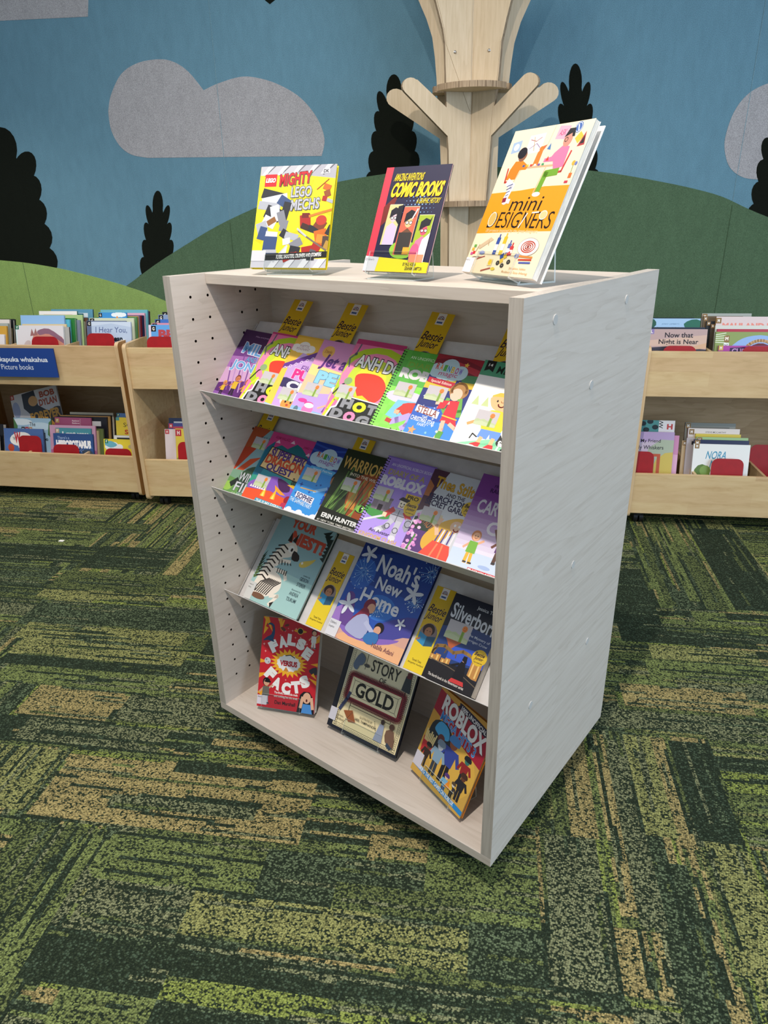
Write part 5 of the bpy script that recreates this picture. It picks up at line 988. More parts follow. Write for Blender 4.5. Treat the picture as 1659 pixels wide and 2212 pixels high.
def art_gold():
    H = .985; a = Art(H, '20222c'); a.r(.07, .0, .985, .95, 'f4eccb'); a.r(.07, .5, .985, .95, 'f2e2b4')
    for x in (.085, .12, .93, .965): a.l([(x, 0), (x, .94)], .005, '3a3a34')
    for y in (.94, .905): a.l([(.08, y), (.97, y)], .005, '3a3a34')
    for i in range(40): a.r(.1, .01+i*.0235, .108, .02+i*.0235, '3a3a34'); a.r(.944, .01+i*.0235, .952, .02+i*.0235, '3a3a34'); a.r(.1+i*.021, .92, .11+i*.021, .928, '3a3a34')
    a.l([(.3, .2), (.3, .02), (.3, .1)], .005, '3a3a34'); a.l([(.24, .72), (.24, .6), (.3, .6)], .006, '3a3a34'); a.l([(.24, .66), (.82, .66), (.82, .58)], .006, '3a3a34'); a.l([(.27, .63), (.79, .63), (.79, .58)], .006, '3a3a34')
    a.t('STORY', .38, .78, .05, .19, '33342f', .01); a.t('OF', .53, .62, .215, .275, '3c3c38', .01)
    n = 120; cx, cy, rw, rh = .53, .445, .40, .165
    def edge(t, k):
        w2, h2, r = rw-.05, rh-.05, .05+k; seg = [2*h2, math.pi*.5*.08, 2*w2, math.pi*.5*.08]*2; d = (t % 1)*sum(seg); m = 0
        while d > seg[m]: d -= seg[m]; m += 1
        f = d/seg[m]; q = m//2; c = ((w2, 1), (1, h2), (-w2, 1), (1, -h2))
        if m % 2 == 0:
            x, y = [(w2+r, -h2+2*h2*f), (w2-2*w2*f, h2+r), (-w2-r, h2-2*h2*f), (-w2+2*w2*f, -h2-r)][q]
        else:
            ox, oy = [(w2, h2), (-w2, h2), (-w2, -h2), (w2, -h2)][q]; an = R(90*q+90*f); x, y = ox+r*math.cos(an), oy+r*math.sin(an)
        return (cx+x, cy+y)
    a.p([edge(i/60, 0) for i in range(60)], '98303c')
    for i in range(n): p0, p1, p2 = edge((i-.3)/n, -.03), edge(i/n, .045), edge((i+.3)/n, -.03); a._tri([[p0, p1, p2]], '381a20')
    for i in range(n): p0, p1, p2 = edge((i+.25)/n, .02), edge((i+.5)/n, -.02), edge((i+.75)/n, .02); a._tri([[p0, p1, p2]], '98303c')
    a.p([(cx-.35, cy-.12), (cx+.35, cy-.12), (cx+.35, cy+.12), (cx-.35, cy+.12)], 'f4eac4'); a.l([(cx-.31, cy-.085), (cx+.31, cy-.085), (cx+.31, cy+.085), (cx-.31, cy+.085), (cx-.31, cy-.085)], .005, '4a463c')
    for sx in (-1, 1):
        for sy in (-1, 1): a.l([(cx+sx*.35, cy+sy*.12), (cx+sx*.31, cy+sy*.085)], .004, '4a463c')
    a.t('GOLD', cx-.27, cx+.27, cy-.085, cy+.085, '26251f', .03)
    a.p([(.14, .14), (.2, .03), (.28, .08), (.26, .16), (.22, .18), (.2, .24), (.14, .22)], '6a7c98', 2); a.e(.32, .15, .04, .02, '5a5a58'); a.p([(.86, .08), (.92, .06), (.94, .14), (.96, .26), (.84, .25)], '3a4248'); a.p([(.87, .04), (.93, .02), (.93, .1), (.87, .1)], '6a2c34'); a.l([(.9, .26), (.9, .3)], .01, '3a3028')
    a.l([(.12, .74), (.18, .6), (.2, .52)], .04, '3c4464'); a.p([(.18, .74), (.3, .7), (.38, .82), (.28, .84)], '9c5a34'); a.t('James', .1, .2, .80, .83, '7a6c50', 0); a.t('Hudson', .1, .22, .835, .865, '7a6c50', 0); a.t('ILLUSTRATED BY', .42, .6, .72, .745, '5a5444', 0); a.t('HEEL TAMPHANON', .36, .66, .76, .79, '4a463c', .005)
    for i in range(9): a.r(.3-.012*i, .72+.02*i, .308-.012*i, .73+.02*i, '3a3a34'); a.r(.62+.01*i, .70+.022*i, .628+.01*i, .71+.022*i, '3a3a34')
    a.p([(.70, .70), (.76, .70), (.78, .9), (.66, .9)], '9aa4bc'); a.e(.73, .67, .025, .03, '4a3a34'); a.p([(.8, .74), (.9, .72), (.94, .9), (.82, .86)], '7a5c4a', 2); a.e(.86, .68, .035, .035, '6a4a3c'); a.p([(.85, .86), (.93, .9), (.9, .93), (.84, .9)], '384658')
    a.r(-.005, .75, .10, .9, 'd4d2dc'); return a
def art_mega():
    H = 1.18; a = Art(H, 'd8a044'); a.p([(0, .55), (1, .5), (1, H), (0, H)], 'd4a850', 2); a.e(.6, .75, .4, .35, 'e2b450'); a.p([(0, .03), (1, .17), (1, .53), (0, .31)], 'a8223a')
    a.p(smooth_pts([(.42, .015), (.92, .075), (.94, .15), (.88, .16), (.40, .09), (.38, .05)], 4, True), '2a2038'); a.t('100% UNOFFICIAL', .42, .90, .06, .115, 'f0ecf0', .03, sk=.12)
    a.t('ROBLOX', .12, .96, .10, .31, 'f2f0f2', .045, sk=.14, out='6a1830', ow=.02); a.t('MEGA HITS 3', .16, .86, .30, .42, '3f88d4', .02, sk=.14, out='d8e4f4', ow=.02)
    # a crowd of plain armoured figures
    def fig(x, y, h, body, head, hat, leg):
        a.l([(x-.06*h, y), (x-.06*h, y-.4*h)], .11*h, leg); a.l([(x+.08*h, y), (x+.06*h, y-.4*h)], .11*h, leg); a.p([(x-.18*h, y-.74*h), (x+.18*h, y-.74*h), (x+.14*h, y-.36*h), (x-.14*h, y-.36*h)], body)
        a.l([(x-.18*h, y-.7*h), (x-.28*h, y-.45*h)], .1*h, body); a.l([(x+.18*h, y-.7*h), (x+.3*h, y-.5*h)], .1*h, body); a.e(x, y-.86*h, .12*h, .13*h, head); a.p([(x-.16*h, y-.86*h), (x-.12*h, y-1.02*h), (x+.12*h, y-1.02*h), (x+.17*h, y-.86*h)], hat, 2)
    a.p([(.06, .6), (.1, .42), (.3, .36), (.46, .46), (.5, .66), (.3, .74), (.1, .72)], '2c3038', 3); a.p([(.14, .5), (.2, .38), (.36, .4), (.42, .52), (.3, .56), (.2, .54)], '4aa4dc', 3); a.e(.3, .56, .06, .05, '6a3a3c')
    a.p([(.02, .68), (.22, .70), (.2, .9), (.04, .88)], 'c0323a'); 
    for i in range(7): a.l([(.05+.026*i, .72), (.04+.03*i, .58+.02*(i % 3))], .022, 'e4cf94')
    fig(.52, 1.0, .58, '3a4a9c', '9a5a44', '4a86c8', '26242c'); fig(.34, 1.02, .44, '8aa8c0', 'b8c0cc', '7a8ea4', '3a424e'); fig(.8, .86, .36, '9a2c30', '3c7a70', '22262c', '2a2a34'); fig(.16, 1.02, .3, '3a2c28', '6a4434', '2c2a2c', '2e2a2a'); fig(.84, 1.04, .34, '2c2a30', '6a4030', '4a3028', '2a2830'); fig(.6, 1.12, .26, '7ab4d8', 'e8c49c', '5a3a80', '3a5a8a'); fig(.74, 1.1, .22, '38343c', 'd8d4cc', '5a4a3c', '2a2830')
    a.e(.7, .97, .04, .035, 'f0c040'); a.p([(.6, 1.02), (.66, .9), (.7, 1.0)], 'f0902c')
    a.p([(0, 1.03), (1, 1.09), (1, 1.15), (0, 1.09)], '2f8ad0') ; a.t('FEATURING THE BEST GAMES ON ROBLOX', .04, .84, 1.055, 1.11, 'f2f4f8', .03, sk=.06)
    a.r(-.01, .90, .15, 1.09, 'd6d2de'); return a

# ================================================================== BOOKS AND BOOKMARKS ON THE SLANTED SHELVES
E2, NN = Vector((0, .684, .7295)).normalized(), Vector((0, -.7295, .684)).normalized()
def tray_frame(lipz, u, v, nh, slope=0.0, rot=0.0):
    o = Vector((u, .085, lipz-.04)) + E2*v + NN*nh
    ex = Vector((math.cos(slope), 0, 0)) - NN*math.sin(slope); ey = E2.copy()
    if rot: q = Matrix.Rotation(rot, 3, NN); ex = q @ ex; ey = q @ ey
    return UM @ frame(o, ex, ey, ex.cross(ey))
def shelf_row(lipz, rows, group):
    for i, (u, w, h, t, art, label, kw) in enumerate(rows):
        gap = kw.pop('gap', .09); tb = kw.pop('step', .0078); s = tb/gap if gap else 0
        book('paperback', tray_frame(lipz, u, .0015, .0012+math.sin(s)*w, s), w, h, t, art, label, group, **kw)
loy = lambda x, y: ('loyalty_sticker', LOY, x, y, .045)
rnd = lambda x, y, w=.036: ('round_sticker', RND, x, y, w)
hotA = art_hot()
G1, G2, G3 = 'paperbacks shingled along the top slanted shelf', 'paperbacks shingled along the middle slanted shelf', 'books on the lowest slanted shelf'
shelf_row(.937, [
    (.021, .131, .197, .007, art_miles(), 'purple paperback with blue title letters, at the left end of the top shelf', dict(spine='3c1c48')),
    (.121, .129, .203, .007, hotA, 'smaller pink and lime paperback with its title cut to HO DO, on the top shelf', dict(spine='c83c78', stickers=[loy(.27, .78)])),
    (.208, .129, .203, .007, art_pup(), 'yellow and lilac paperback with a curly puppy, on the top shelf', dict(spine='e0b040', stickers=[loy(.23, 1.03)])),
    (.2915, .129, .199, .007, art_jet(), 'pink and peach paperback with pale blue PETS lettering on the top shelf', dict(spine='c080b0', stickers=[loy(.1, .86)], gap=.093)),
    (.387, .130, .212, .008, hotA, 'larger pink and lime paperback with its whole big title showing, middle of the top shelf', dict(spine='c83c78', stickers=[loy(.08, .8)], gap=.13, step=.0088)),
    (.522, .129, .199, .007, art_green(), 'bright green paperback with a black spiral-bound edge, on the top shelf', dict(spine='4a9a3c', stickers=[loy(.17, .58)], gap=.088)),
    (.608, .129, .199, .007, art_stella(), 'red and blue paperback with a girl in a red dress, on the top shelf', dict(spine='7c1c30', stickers=[loy(.09, .56), rnd(.86, .22)], gap=.1)),
    (.7175, .129, .197, .007, art_meg(), 'white paperback with a green band and a blond boy, right end of the top shelf', dict(spine='e8e8e8', stickers=[loy(.24, .82)], gap=.11)),
], G1)
shelf_row(.687, [
    (.017, .129, .196, .007, art_wof(), 'grey-green paperback with a dragon and orange wings, at the left end of the middle shelf', dict(spine='4a5a50', stickers=[loy(.22, .2)])),
    (.0965, .155, .197, .007, art_epic(), 'wide pink and teal paperback with a parchment title panel, second on the middle shelf', dict(spine='1c6070', stickers=[loy(.12, .78), ], gap=.15, step=.0085)),
    (.250, .129, .196, .007, art_sophie(), 'sky-blue paperback with a fairy pointing a wand, on the middle shelf', dict(spine='203c98', stickers=[loy(.07, .56)], gap=.098)),
    (.350, .129, .196, .007, art_war(), 'dark green paperback with one green animal eye, on the middle shelf', dict(spine='1c2416', stickers=[loy(.24, .54), rnd(.84, .56)], gap=.12)),
    (.471, .131, .204, .008, art_purple(), 'lilac spiral-edged paperback with a knight holding a sword, on the middle shelf', dict(spine='8a70c8', stickers=[loy(.06, .56), rnd(.72, .66)], gap=.13)),
    (.602, .129, .196, .007, art_thea(), 'paperback with a fair-haired figure in a red skirt and pink blossom, on the middle shelf', dict(spine='5a3a4c', stickers=[loy(.1, .68), rnd(.76, .4)], gap=.115)),
    (.718, .136, .213, .007, art_cart(), 'violet paperback with jumping children, at the right end of the middle shelf', dict(spine='7a3c90', gap=.13)),
], G2)
def tray_book(u, v, w, h, t, art, label, **kw): book('picture_book', tray_frame(.387, u, v, .0012), w, h, t, art, label, G3, **kw)
tray_book(.060, .002, .204, .252, .012, art_nest(), 'pale blue hardback with a sitting zebra, at the left of the lowest slanted shelf', hard=True, spine='88aaae', back='2c4038')
tray_book(.362, .002, .230, .256, .009, art_noah(), 'large night-blue picture book with white flowers, middle of the lowest slanted shelf', hard=True, spine='203070')
tray_book(.668, .002, .129, .203, .028, art_silver(), 'thick dark novel with silver lettering, at the right of the lowest slanted shelf', spine='181a28', stickers=[('loyalty_sticker', LOY, .1, .46, .06), rnd(.74, .78, .036)])
def bookmark(lipz, u, v, label, book_u=None, bw=.129, slope=0.0, t=.007, w=.0535, h=.2085):
    """lying flat on the shelf, or tucked between the pages of the book whose left edge is at book_u"""
    fc = []; box_faces(fc, 0, w, 0, h, 0, .0006, lin('e0b822')); ink(fc, MARK, w, .0006)
    nh = .0012 if book_u is None else .0012+math.sin(slope)*(bw-(u-book_u))+t*.55
    o = color_mesh('bookmark', fc, PRINT); o.matrix_world = tray_frame(lipz, u, v, nh, slope); tag(o, label, 'bookmark', 'yellow bookmarks tucked among the shelf books')
SL = .0078/.09
bookmark(.937, .132, .076, 'yellow bookmark rising from the small pink paperback, leftmost on the top shelf', .121, .129, SL, w=.0585)
bookmark(.937, .304, .078, 'yellow bookmark rising from the peach paperback with pale blue letters, top shelf', .2915, .129, .0078/.093, w=.0585)
bookmark(.937, .543, .080, 'yellow bookmark rising from the bright green paperback on the top shelf', .522, .129, .0078/.088, w=.0565)
bookmark(.937, .732, .080, 'yellow bookmark rising from the boy paperback at the right of the top shelf', .7175, .129, .0078/.11, w=.0565)
bookmark(.687, .030, .045, 'yellow bookmark rising from the dragon paperback at the left of the middle shelf', .017, .129, SL)
bookmark(.687, .360, .026, 'yellow bookmark whose tip shows above the dark green paperback', .350, .129, .0078/.12)
bookmark(.387, .288, .003, 'whole yellow bookmark lying between the zebra book and the blue night book')
bookmark(.387, .601, .003, 'whole yellow bookmark lying between the blue night book and the dark novel')

# ================================================================== BOOKS ON CLEAR EASELS
def easel_set(x, y, z0, yaw, w, h, lean, t, art, label, elabel, group, ew=.105, ex0=.02, rest=.62, lip=.042, splay=0.0, gap=.0035, **kw):
    le, yw = R(lean), R(yaw); zb = .016
    u = Vector((math.cos(yw), math.sin(yw), 0)); bk = Vector((-math.sin(yw), math.cos(yw), 0)); up = bk*math.sin(le)+Vector((0, 0, 1))*math.cos(le); nz = u.cross(up)
    F = Vector((x, y, z0+zb)); bk_ = book(kw.pop('name', 'picture_book'), UM @ frame(F-nz*t, u, up, nz), w, h, t, art, label, group, **kw)
    if splay:
        b = BM(); b.box(0, w, 0, h, -.0022, -.0002, .0004); b.done('back_cover', PAPER_WHITE, bk_, Matrix.Rotation(R(splay), 4, 'Y'))
    n2, u2 = Vector((-math.cos(le), math.sin(le))), Vector((math.sin(le), math.cos(le))); f = Vector((0, zb))
    Lb = f+n2*.0035-u2*.0030; Lt = Lb+u2*lip; Bb = f-n2*(t+gap)-u2*.0030; Bt = Bb+u2*(rest*h)
    leg = Vector((Bt.x+.012, .0016)); pts = [Lt, Lb, Bb, Bt, leg, Vector((max(Bb.x-.004, .0), .0016))]
    root = empty('book_easel', UM @ Matrix.Translation((x, y, z0)) @ Matrix.Rotation(yw, 4, 'Z'), elabel, 'book easel', 'clear acrylic book easels')
    S = Matrix(((0, 0, 1, 0), (1, 0, 0, 0), (0, 1, 0, 0), (0, 0, 0, 1)))
    for nm, pp in (('front_lip', pts[:3]), ('back_rest', pts[2:])):
        b = BM(); k = len(pp); b.prism(ribbon([tuple(p) for p in pp], .0028), ew, Matrix.Translation((ex0, 0, 0)) @ S, 0, 1, only=(k-1, 2*k-1))
        b.b.faces.ensure_lookup_table(); b.b.faces[0].material_index = b.b.faces[1].material_index = 1
        b.done(nm, [ACRYL, ACRYL_EDGE], root)
GT, GB = 'books standing on top of the display unit', 'books standing on the base board of the display unit'
easel_set(.172, .109, UH, 19.1, .180, .223, 24.1, .011, art_mechs(), 'yellow hardback with toy robots, leftmost on top of the display unit', 'clear easel under the yellow robot hardback', GT, hard=True, spine='e0cf1c', back='e8d81e', ew=.11, ex0=.035, lip=.03)
easel_set(.467, .142, UH, 1.5, .152, .208, 25.3, .004, art_comic(), 'navy comic book with a red edge and three pictures, middle of the unit top', 'clear easel under the navy comic book', GT, spine='d8394c', back='1f1a3c', ew=.112, ex0=.01)
easel_set(.656, .213, UH, -23.9, .208, .265, 24.9, .012, art_mini(), 'tall cream and orange paperback with two people at a table, rightmost on the unit top', 'clear easel under the cream and orange paperback', GT, spine='f0dcc0', back='f4f2f0', ew=.115, ex0=.035, splay=3.0, gap=.0115)
easel_set(.118, .036, TB, 23.4, .172, .256, 23.1, .010, art_false(), 'red paperback with bubbly white letters and a starburst, leftmost on the base board', 'clear easel under the red starburst paperback', GB, spine='a81c28', back='e4dcd8', ew=.115, ex0=.015, splay=3.6, gap=.0115)
easel_set(.331, .098, TB, 1.6, .229, .226, 29.7, .010, art_gold(), 'square cream and black hardback with a spiky crimson frame, middle of the base board', 'clear easel under the square cream and black hardback', GB, hard=True, spine='1a1c26', edge='1c1e28', back='1a1c26', ew=.12, ex0=.055)
easel_set(.609, .103, TB, -18.8, .195, .230, 25.3, .011, art_mega(), 'yellow and crimson annual with a crowd of armoured figures, rightmost on the base board', 'clear easel under the yellow and crimson annual', GB, hard=True, spine='a8223a', edge='c89438', back='d8862c', ew=.11, ex0=.045)

# ================================================================== PICTURE BOOKS IN THE BINS
def tab(a, ch, c, x=.01, y=.01, s=.1): a.r(x, y, x+s, y+s*1.1, c); a.t(ch, x+s*.28, x+s*.72, y+s*.22, y+s*.88, 'f0ece4', .03); return a
def sheet(bg, H=1.1, low=None, band=None, letter=None, lc='1d5c48'):
    a = Art(H, bg)
    if low: a.p([(0, .5), (.4, .42), (1, .5), (1, H), (0, H)], low)
    if band: a.r(.12, .08, .88, .17, band)
    if letter: tab(a, letter, lc)
    return a
def art_horse():
    a = Art(1.15, 'd9d6dc'); a.p([(.3, .42), (.36, .2), (.44, .14), (.7, .1), (.9, .18), (1, .3), (1, .8), (.6, .8), (.36, .7), (.28, .55)], 'c98a78', 4); a.p([(.3, .2), (.34, .06), (.38, .16), (.42, .05), (.46, .18)], '9a6a68'); a.p([(.46, .1), (.7, .06), (1, .26), (1, .34), (.7, .16), (.5, .18)], '8a6478', 3); a.p([(.1, .5), (.2, .3), (.3, .3), (.28, .44), (.2, .6)], 'c4b4b4', 3); a.r(0, 0, .03, 1.15, 'cfe0e4'); return tab(a, 'f', '1d6a54', .0, .0, .07)
def art_hear():
    a = Art(1.1, 'b3c4de'); a.p([(0, .1), (.5, .04), (1, .12), (1, .0), (0, 0)], 'c6d4e8'); a.t('I Hear You,', .1, .9, .12, .27, '4a5a8c', .0, sh=.05); a.t('Ocean', .36, .78, .32, .46, '15202c', .05); a.p([(0, .6), (1, .5), (1, 1.1), (0, 1.1)], '8a9cb4'); return a
def art_skyc():
    a = Art(1.15, '3f8ed0'); a.cloud(.72, .06, .5, .16, 'e4ecf2'); a.p([(.6, .2), (.66, .1), (.72, .2)], 'd8904a'); return tab(a, 'G', '15161a', .0, .02, .12)
def art_bear():
    a = Art(1.1, '5f9edc'); a.t('BEARS', .2, 1.02, .09, .28, 'b2434c', .06); a.t('GET', .2, .62, .33, .46, '18202c', .03); a.e(.8, .42, .14, .1, 'e8b83c'); a.r(0, 0, .05, 1.1, 'd8c8dc'); return tab(a, 'G', '15161a', .05, .02, .1)
def art_dylan():
    a = Art(1.05, 'cfd0d6'); a.p([(.25, .02), (.52, 0), (.55, .3), (.8, .5), (.4, .5), (.24, .3)], '2f3844'); a.e(.46, .2, .1, .1, 'cfa06c'); a.e(.08, .3, .08, .16, '9aa6c8'); a.e(.62, .72, .4, .3, '34363e'); a.e(.92, .6, .2, .2, '34363e')
    a.t('BOB', .62, .94, .05, .17, 'a8523c', .04); a.t('DYLAN', .58, .96, .20, .33, 'a8523c', .04); a.t('FOREVER', .34, .98, .42, .60, 'd8a24a', .045); a.t('YOUNG', .4, .98, .64, .82, 'd8a24a', .045); return tab(a, 'D', 'a83c3c', .0, .0, .08)
def art_bee():
    a = Art(1.1, '9fc0d8'); a.e(.2, .1, .3, .08, 'dce8f0'); a.e(.7, .2, .3, .1, 'c4dae8'); a.p([(0, 0), (.1, .2), (.06, .5), (0, .5)], '4f7a4a'); a.p([(.94, .1), (1, .05), (1, .5), (.9, .4)], '4f7a4a'); a.t('The', .42, .58, .1, .2, '22303c', .01)
    for i, (ch, c) in enumerate(zip('Bee', ('25282c', 'a83440', 'b8906c'))): a.r(.2+.1*i, .22, .29+.1*i, .37, c); a.t(ch, .22+.1*i, .275+.1*i, .25, .34, 'f2f0ec', .03)
    a.t('WHO', .58, .8, .27, .37, '22303c', .01); a.t('Spoke', .5, .9, .46, .58, '22303c', .02); return a
def art_thew():
    a = Art(1.0, '4f6ea8'); a.e(.42, .24, .28, .16, 'f0eeea', rot=-8); a.p([(.3, .3), (.36, .46), (.4, .32)], 'f0eeea'); a.e(.16, .45, .08, .09, 'b8442c'); a.p([(0, .7), (.6, .6), (1, .8), (1, 1), (0, 1)], 'd0a04a', 2); a.t('THE', .22, .28, .2, .27, '28303c', .02); a.t('W', .26, .42, .08, .34, 'c8303c', .05); return a
def art_hippo():
    a = Art(1.1, '2f5088'); a.t("There's a", .1, .4, .06, .13, '9fb4d8', .01); a.t('HIPPOPOTAMUS', .06, .94, .15, .34, 'f4f4f6', .08); a.t('on Our Roof Eating Cake', .12, .8, .36, .42, 'b0c4e0', .005); q = random.Random(1); 
    for _ in range(40): a.e(q.uniform(.5, 1), q.uniform(.3, 1), .02, .015, '6a8cc0', n=7)
    a.p([(.7, .4), (.9, .36), (1, .5), (.8, .55)], '3c4a5c', 2); return a
def art_gotyou():
    a = Art(1.1, '4d92a0'); a.t('I got you', .18, .92, .09, .22, 'e0e8e4', .05); return tab(a, 'F', 'c8a88c', .0, .02, .1)
def art_pinkbook():
    a = Art(1.05, 'a8567c'); a.t('Rainbow', .48, .68, .06, .1, 'f0d8e0', .02); a.t('Believe', .48, .68, .12, .16, 'f0d8e0', .02); a.r(.7, .03, .706, .2, 'e8d0d8'); return tab(a, 'F', 'c8a060', .02, .03, .1)
def art_yellow():
    a = Art(1.1, 'e2cf3c'); a.cloud(.3, .2, .5, .2, 'e8eef0'); a.p([(.02, .14), (.2, .05), (.4, .16), (.2, .24)], '6ab0c4', 3); a.e(.82, .2, .1, .06, 'b8a878'); return tab(a, 'f', '1d7a64', .03, .01, .1)
def art_sou():
    a = Art(1.15, 'e2c840'); a.p([(.4, .0), (.6, .0), (.5, .12)], 'a83c2c'); a.t('SOUP', .3, 1.0, .2, .36, '3a3020', .0); a.t('SOUP', .34, 1.1, .46, .64, 'b8382c', .04); a.r(0, 0, .14, .12, '5a9a94'); return a
def art_new():
    a = Art(1.15, 'd8c04c'); a.t('New', .25, .7, .06, .2, '3a4a8c', .03)
    for r, c in ((.8, '7a9c5a'), (.68, 'd8a84a'), (.56, '5f78b8'), (.44, '8a6aa8')): a.e(.6, .95, r*.8, r*.8, c)
    return tab(a, 'H', 'b83440', .0, .02, .14)
def art_bearbird():
    a = Art(1.0, '9fc0e0'); a.p([(0, 0), (.16, .02), (.2, .12), (.1, .2), (0, .2)], '2f5a4c', 2); a.p([(.7, .1), (.84, .02), (1, .04), (1, .22), (.78, .2)], '2f6a58', 2); a.t("JONNY LAMBERT'S", .3, .62, .09, .12, '4a6a8c', 0); a.t('Bear and Bird', .22, .68, .16, .25, '1c3444', .03); return a
def art_night():
    a = Art(1.0, 'b79e9c'); a.p([(0, .2), (1, .1), (1, .3), (0, .3)], 'cdb0a0'); a.p([(0, .33), (.4, .3), (1, .36), (1, .5), (0, .5)], '3c3a48'); a.p([(.5, .38), (1, .24), (1, .34)], 'd0aa8a'); a.t('Now that', .27, .76, .06, .15, '26242c', .02); a.t('Night is Near', .17, .86, .18, .29, '26242c', .02); return tab(a, 'L', '8a7ab0', .0, .0, .08)
def art_pinkl():
    a = Art(1.0, 'd9c8c8'); a.t('MAUI AND ME', .1, .95, .1, .2, 'e08a7c', .05); return tab(a, 'M', '8a6a3c', .0, .02, .08)
def art_arc():
    a = Art(1.0, '8a9c5c'); a.p([(.2, .4), (.3, .2), (.5, .08), (.8, .06), (1, .2), (1, .5)], '8fb0e0', 3); a.ring(.72, .42, .28, .05, 'c8a070', 180, 360); a.e(.72, .42, .24, .24, '6a1c20')
    for i in range(5): a.l([(.0, .05+.03*i), (.16, .02+.04*i)], .012, 'e4ecd8')
    a.r(.14, .06, .22, .17, '8a6a3c'); a.t('M', .155, .205, .08, .14, 'f2ece0', .03); a.r(.14, .18, .22, .25, 'e8ecec'); a.t('NZ', .15, .21, .2, .23, '28303c', .02); return a
def art_cud():
    a = Art(1.0, 'a8449c'); a.p([(.2, .04), (.6, .02), (.6, .16), (.2, .16)], '3a2450'); a.t('CUDDLE', .24, .7, .05, .14, 'c89ad0', .03); return tab(a, 'M', 'c8a84a', .0, .0, .08)
def art_friend():
    a = Art(1.2, 'c3b4c8'); a.p([(0, 0), (1, .0), (1, .3), (.6, .2), (0, .3)], 'b09ac4', 2); a.p([(.4, .4), (1, .2), (1, 1.2), (.4, 1.2)], 'a8b4a0', 2); a.p([(.6, .7), (1, .5), (1, 1.2), (.5, 1.2)], 'c8b45c', 2); a.t('My Friend', .2, .68, .18, .29, '201c28', .01); a.t('Billy Whiskers', .04, .76, .34, .47, '201c28', .01); a.p([(.45, .55), (.7, .55), (.7, 1.2), (.62, 1.2), (.62, .62), (.45, .62)], 'b8583c'); a.l([(.5, .62), (.5, 1.0)], .06, '22222a'); return a
def art_nora():
    a = Art(1.15, 'e6e8e6'); a.t('NORA', .24, .6, .13, .28, '4a94b4', .015, sh=.2); a.t('NOTICES', .32, .84, .30, .46, '4a94b4', .015, sh=.2); a.e(.18, .58, .15, .2, '5d7a3c', n=12); a.e(.24, .5, .1, .1, '7a9a4c', n=10); a.l([(.2, .7), (.22, .9)], .03, '6a4a34'); a.p([(.22, .8), (.32, .66), (.5, .66), (.5, .8)], 'b85a3c'); a.r(.24, .8, .5, .95, 'd8b888'); return tab(a, 'M', '8a6a3c', .02, .0, .08)
def art_steve():
    a = Art(1.1, 'e8e0dc'); a.t('STEVE MCCARTHY', .34, .74, .06, .09, '3c3434', .01); a.p([(.2, .14), (1, .12), (1, .2), (.2, .2)], 'b0523c'); return tab(a, 'M', '8a6a3c', .02, .02, .1)
def art_spots():
    a = Art(1.1, '4a8a8c'); 
    for x, y in ((.1, .1), (.3, .04), (.45, .2), (.2, .28)): a.e(x, y, .09, .07, '1c2a30')
    a.r(.55, 0, 1, 1.1, 'dcdce0'); a.l([(.56, .02), (.66, .06), (.56, .1), (.66, .14), (.56, .18), (.66, .22)], .02, '202428'); a.t('H', .78, .94, .1, .26, 'b83c3c', .05); return a

FLOOR_UP, FLOOR_LOW = Z_TL+.03, Z_BL+.03
def bin_book(pl, pr, pt, yb, floor, t, art, label, group, lean=11.0, yaw=0.0, spine='8a8a8a', roll=0.0, hard=True, edge=None):
    le = R(lean); zb = floor+.0015+t*math.sin(le); h = .27
    for _ in range(8):
        Y = yb+h*math.sin(le); h = (at((pl+pr)/2, pt, Y).z-zb)/math.cos(le)
    x0, x1 = at(pl, pt, Y).x, at(pr, pt, Y).x; w = x1-x0
    ex = Vector((math.cos(yaw), math.sin(yaw), 0)); bk = Vector((-math.sin(yaw), math.cos(yaw), 0)); ey = bk*math.sin(le)+Vector((0, 0, 1))*math.cos(le); ez = ex.cross(ey)
    a2 = art if not callable(art) else art()
    # the sheet is trimmed or lengthened to this book's height
    if a2.H < h/w: a2.it.insert(0, ([(0, a2.H), (1, a2.H), (1, h/w), (0, h/w)], 0, a2.it[0][2])); dz = h/w
    else: a2.it = [(q, l, c) for P, l, c in a2.it for q in [clip([p for p in P], h/w)] if q]; dz = h/w
    a2.H = dz
    o = Vector((x0, yb, zb))-ez*t
    if roll: q = Matrix.Rotation(roll, 3, ez); ex = q @ ex; ey = q @ ey
    return book('picture_book', frame(o, ex, ey, ez), w, h, t, a2, label, group, hard=hard, spine=spine, edge=edge or spine)
def bookend(pl, pr, pt, yb, floor, label, lean=11.0):
    le = R(lean); zb = floor+.0006; h = .2
    for _ in range(8):
        Y = yb+h*math.sin(le); h = (at((pl+pr)/2, pt, Y).z-zb)/math.cos(le)
    x0, x1 = at(pl, pt, Y).x, at(pr, pt, Y).x
    ey = Vector((0, math.sin(le), math.cos(le))); ex = Vector((1, 0, 0)); b = BM()
    b.prism(rrect(0, 0, x1-x0, h, min(.03, (x1-x0)*.3), 6, '0110'), .0022, Matrix.Identity(4))
    b.box(.02, x1-x0-.02, 0, .0009, -.05, .0004)
    o = b.done('bookend', REDMET); o.matrix_world = frame(Vector((x0, yb, zb)), ex, ey, ex.cross(ey)); tag(o, label, 'bookend', 'red metal bookends in the bins')
def stack(floor, y0, items, group, yaw=0.0, lean=11.0):
    y = y0
    for it in items:
        pl, pr, pt, t, art, label = it[:6]; kw = it[6] if len(it) > 6 else {}
        bin_book(pl, pr, pt, y+t/math.cos(R(lean)), floor, t, art, label, group, lean, yaw, **kw)
        y += t/math.cos(R(lean))+.0022
S_ = lambda c: dict(spine=c)
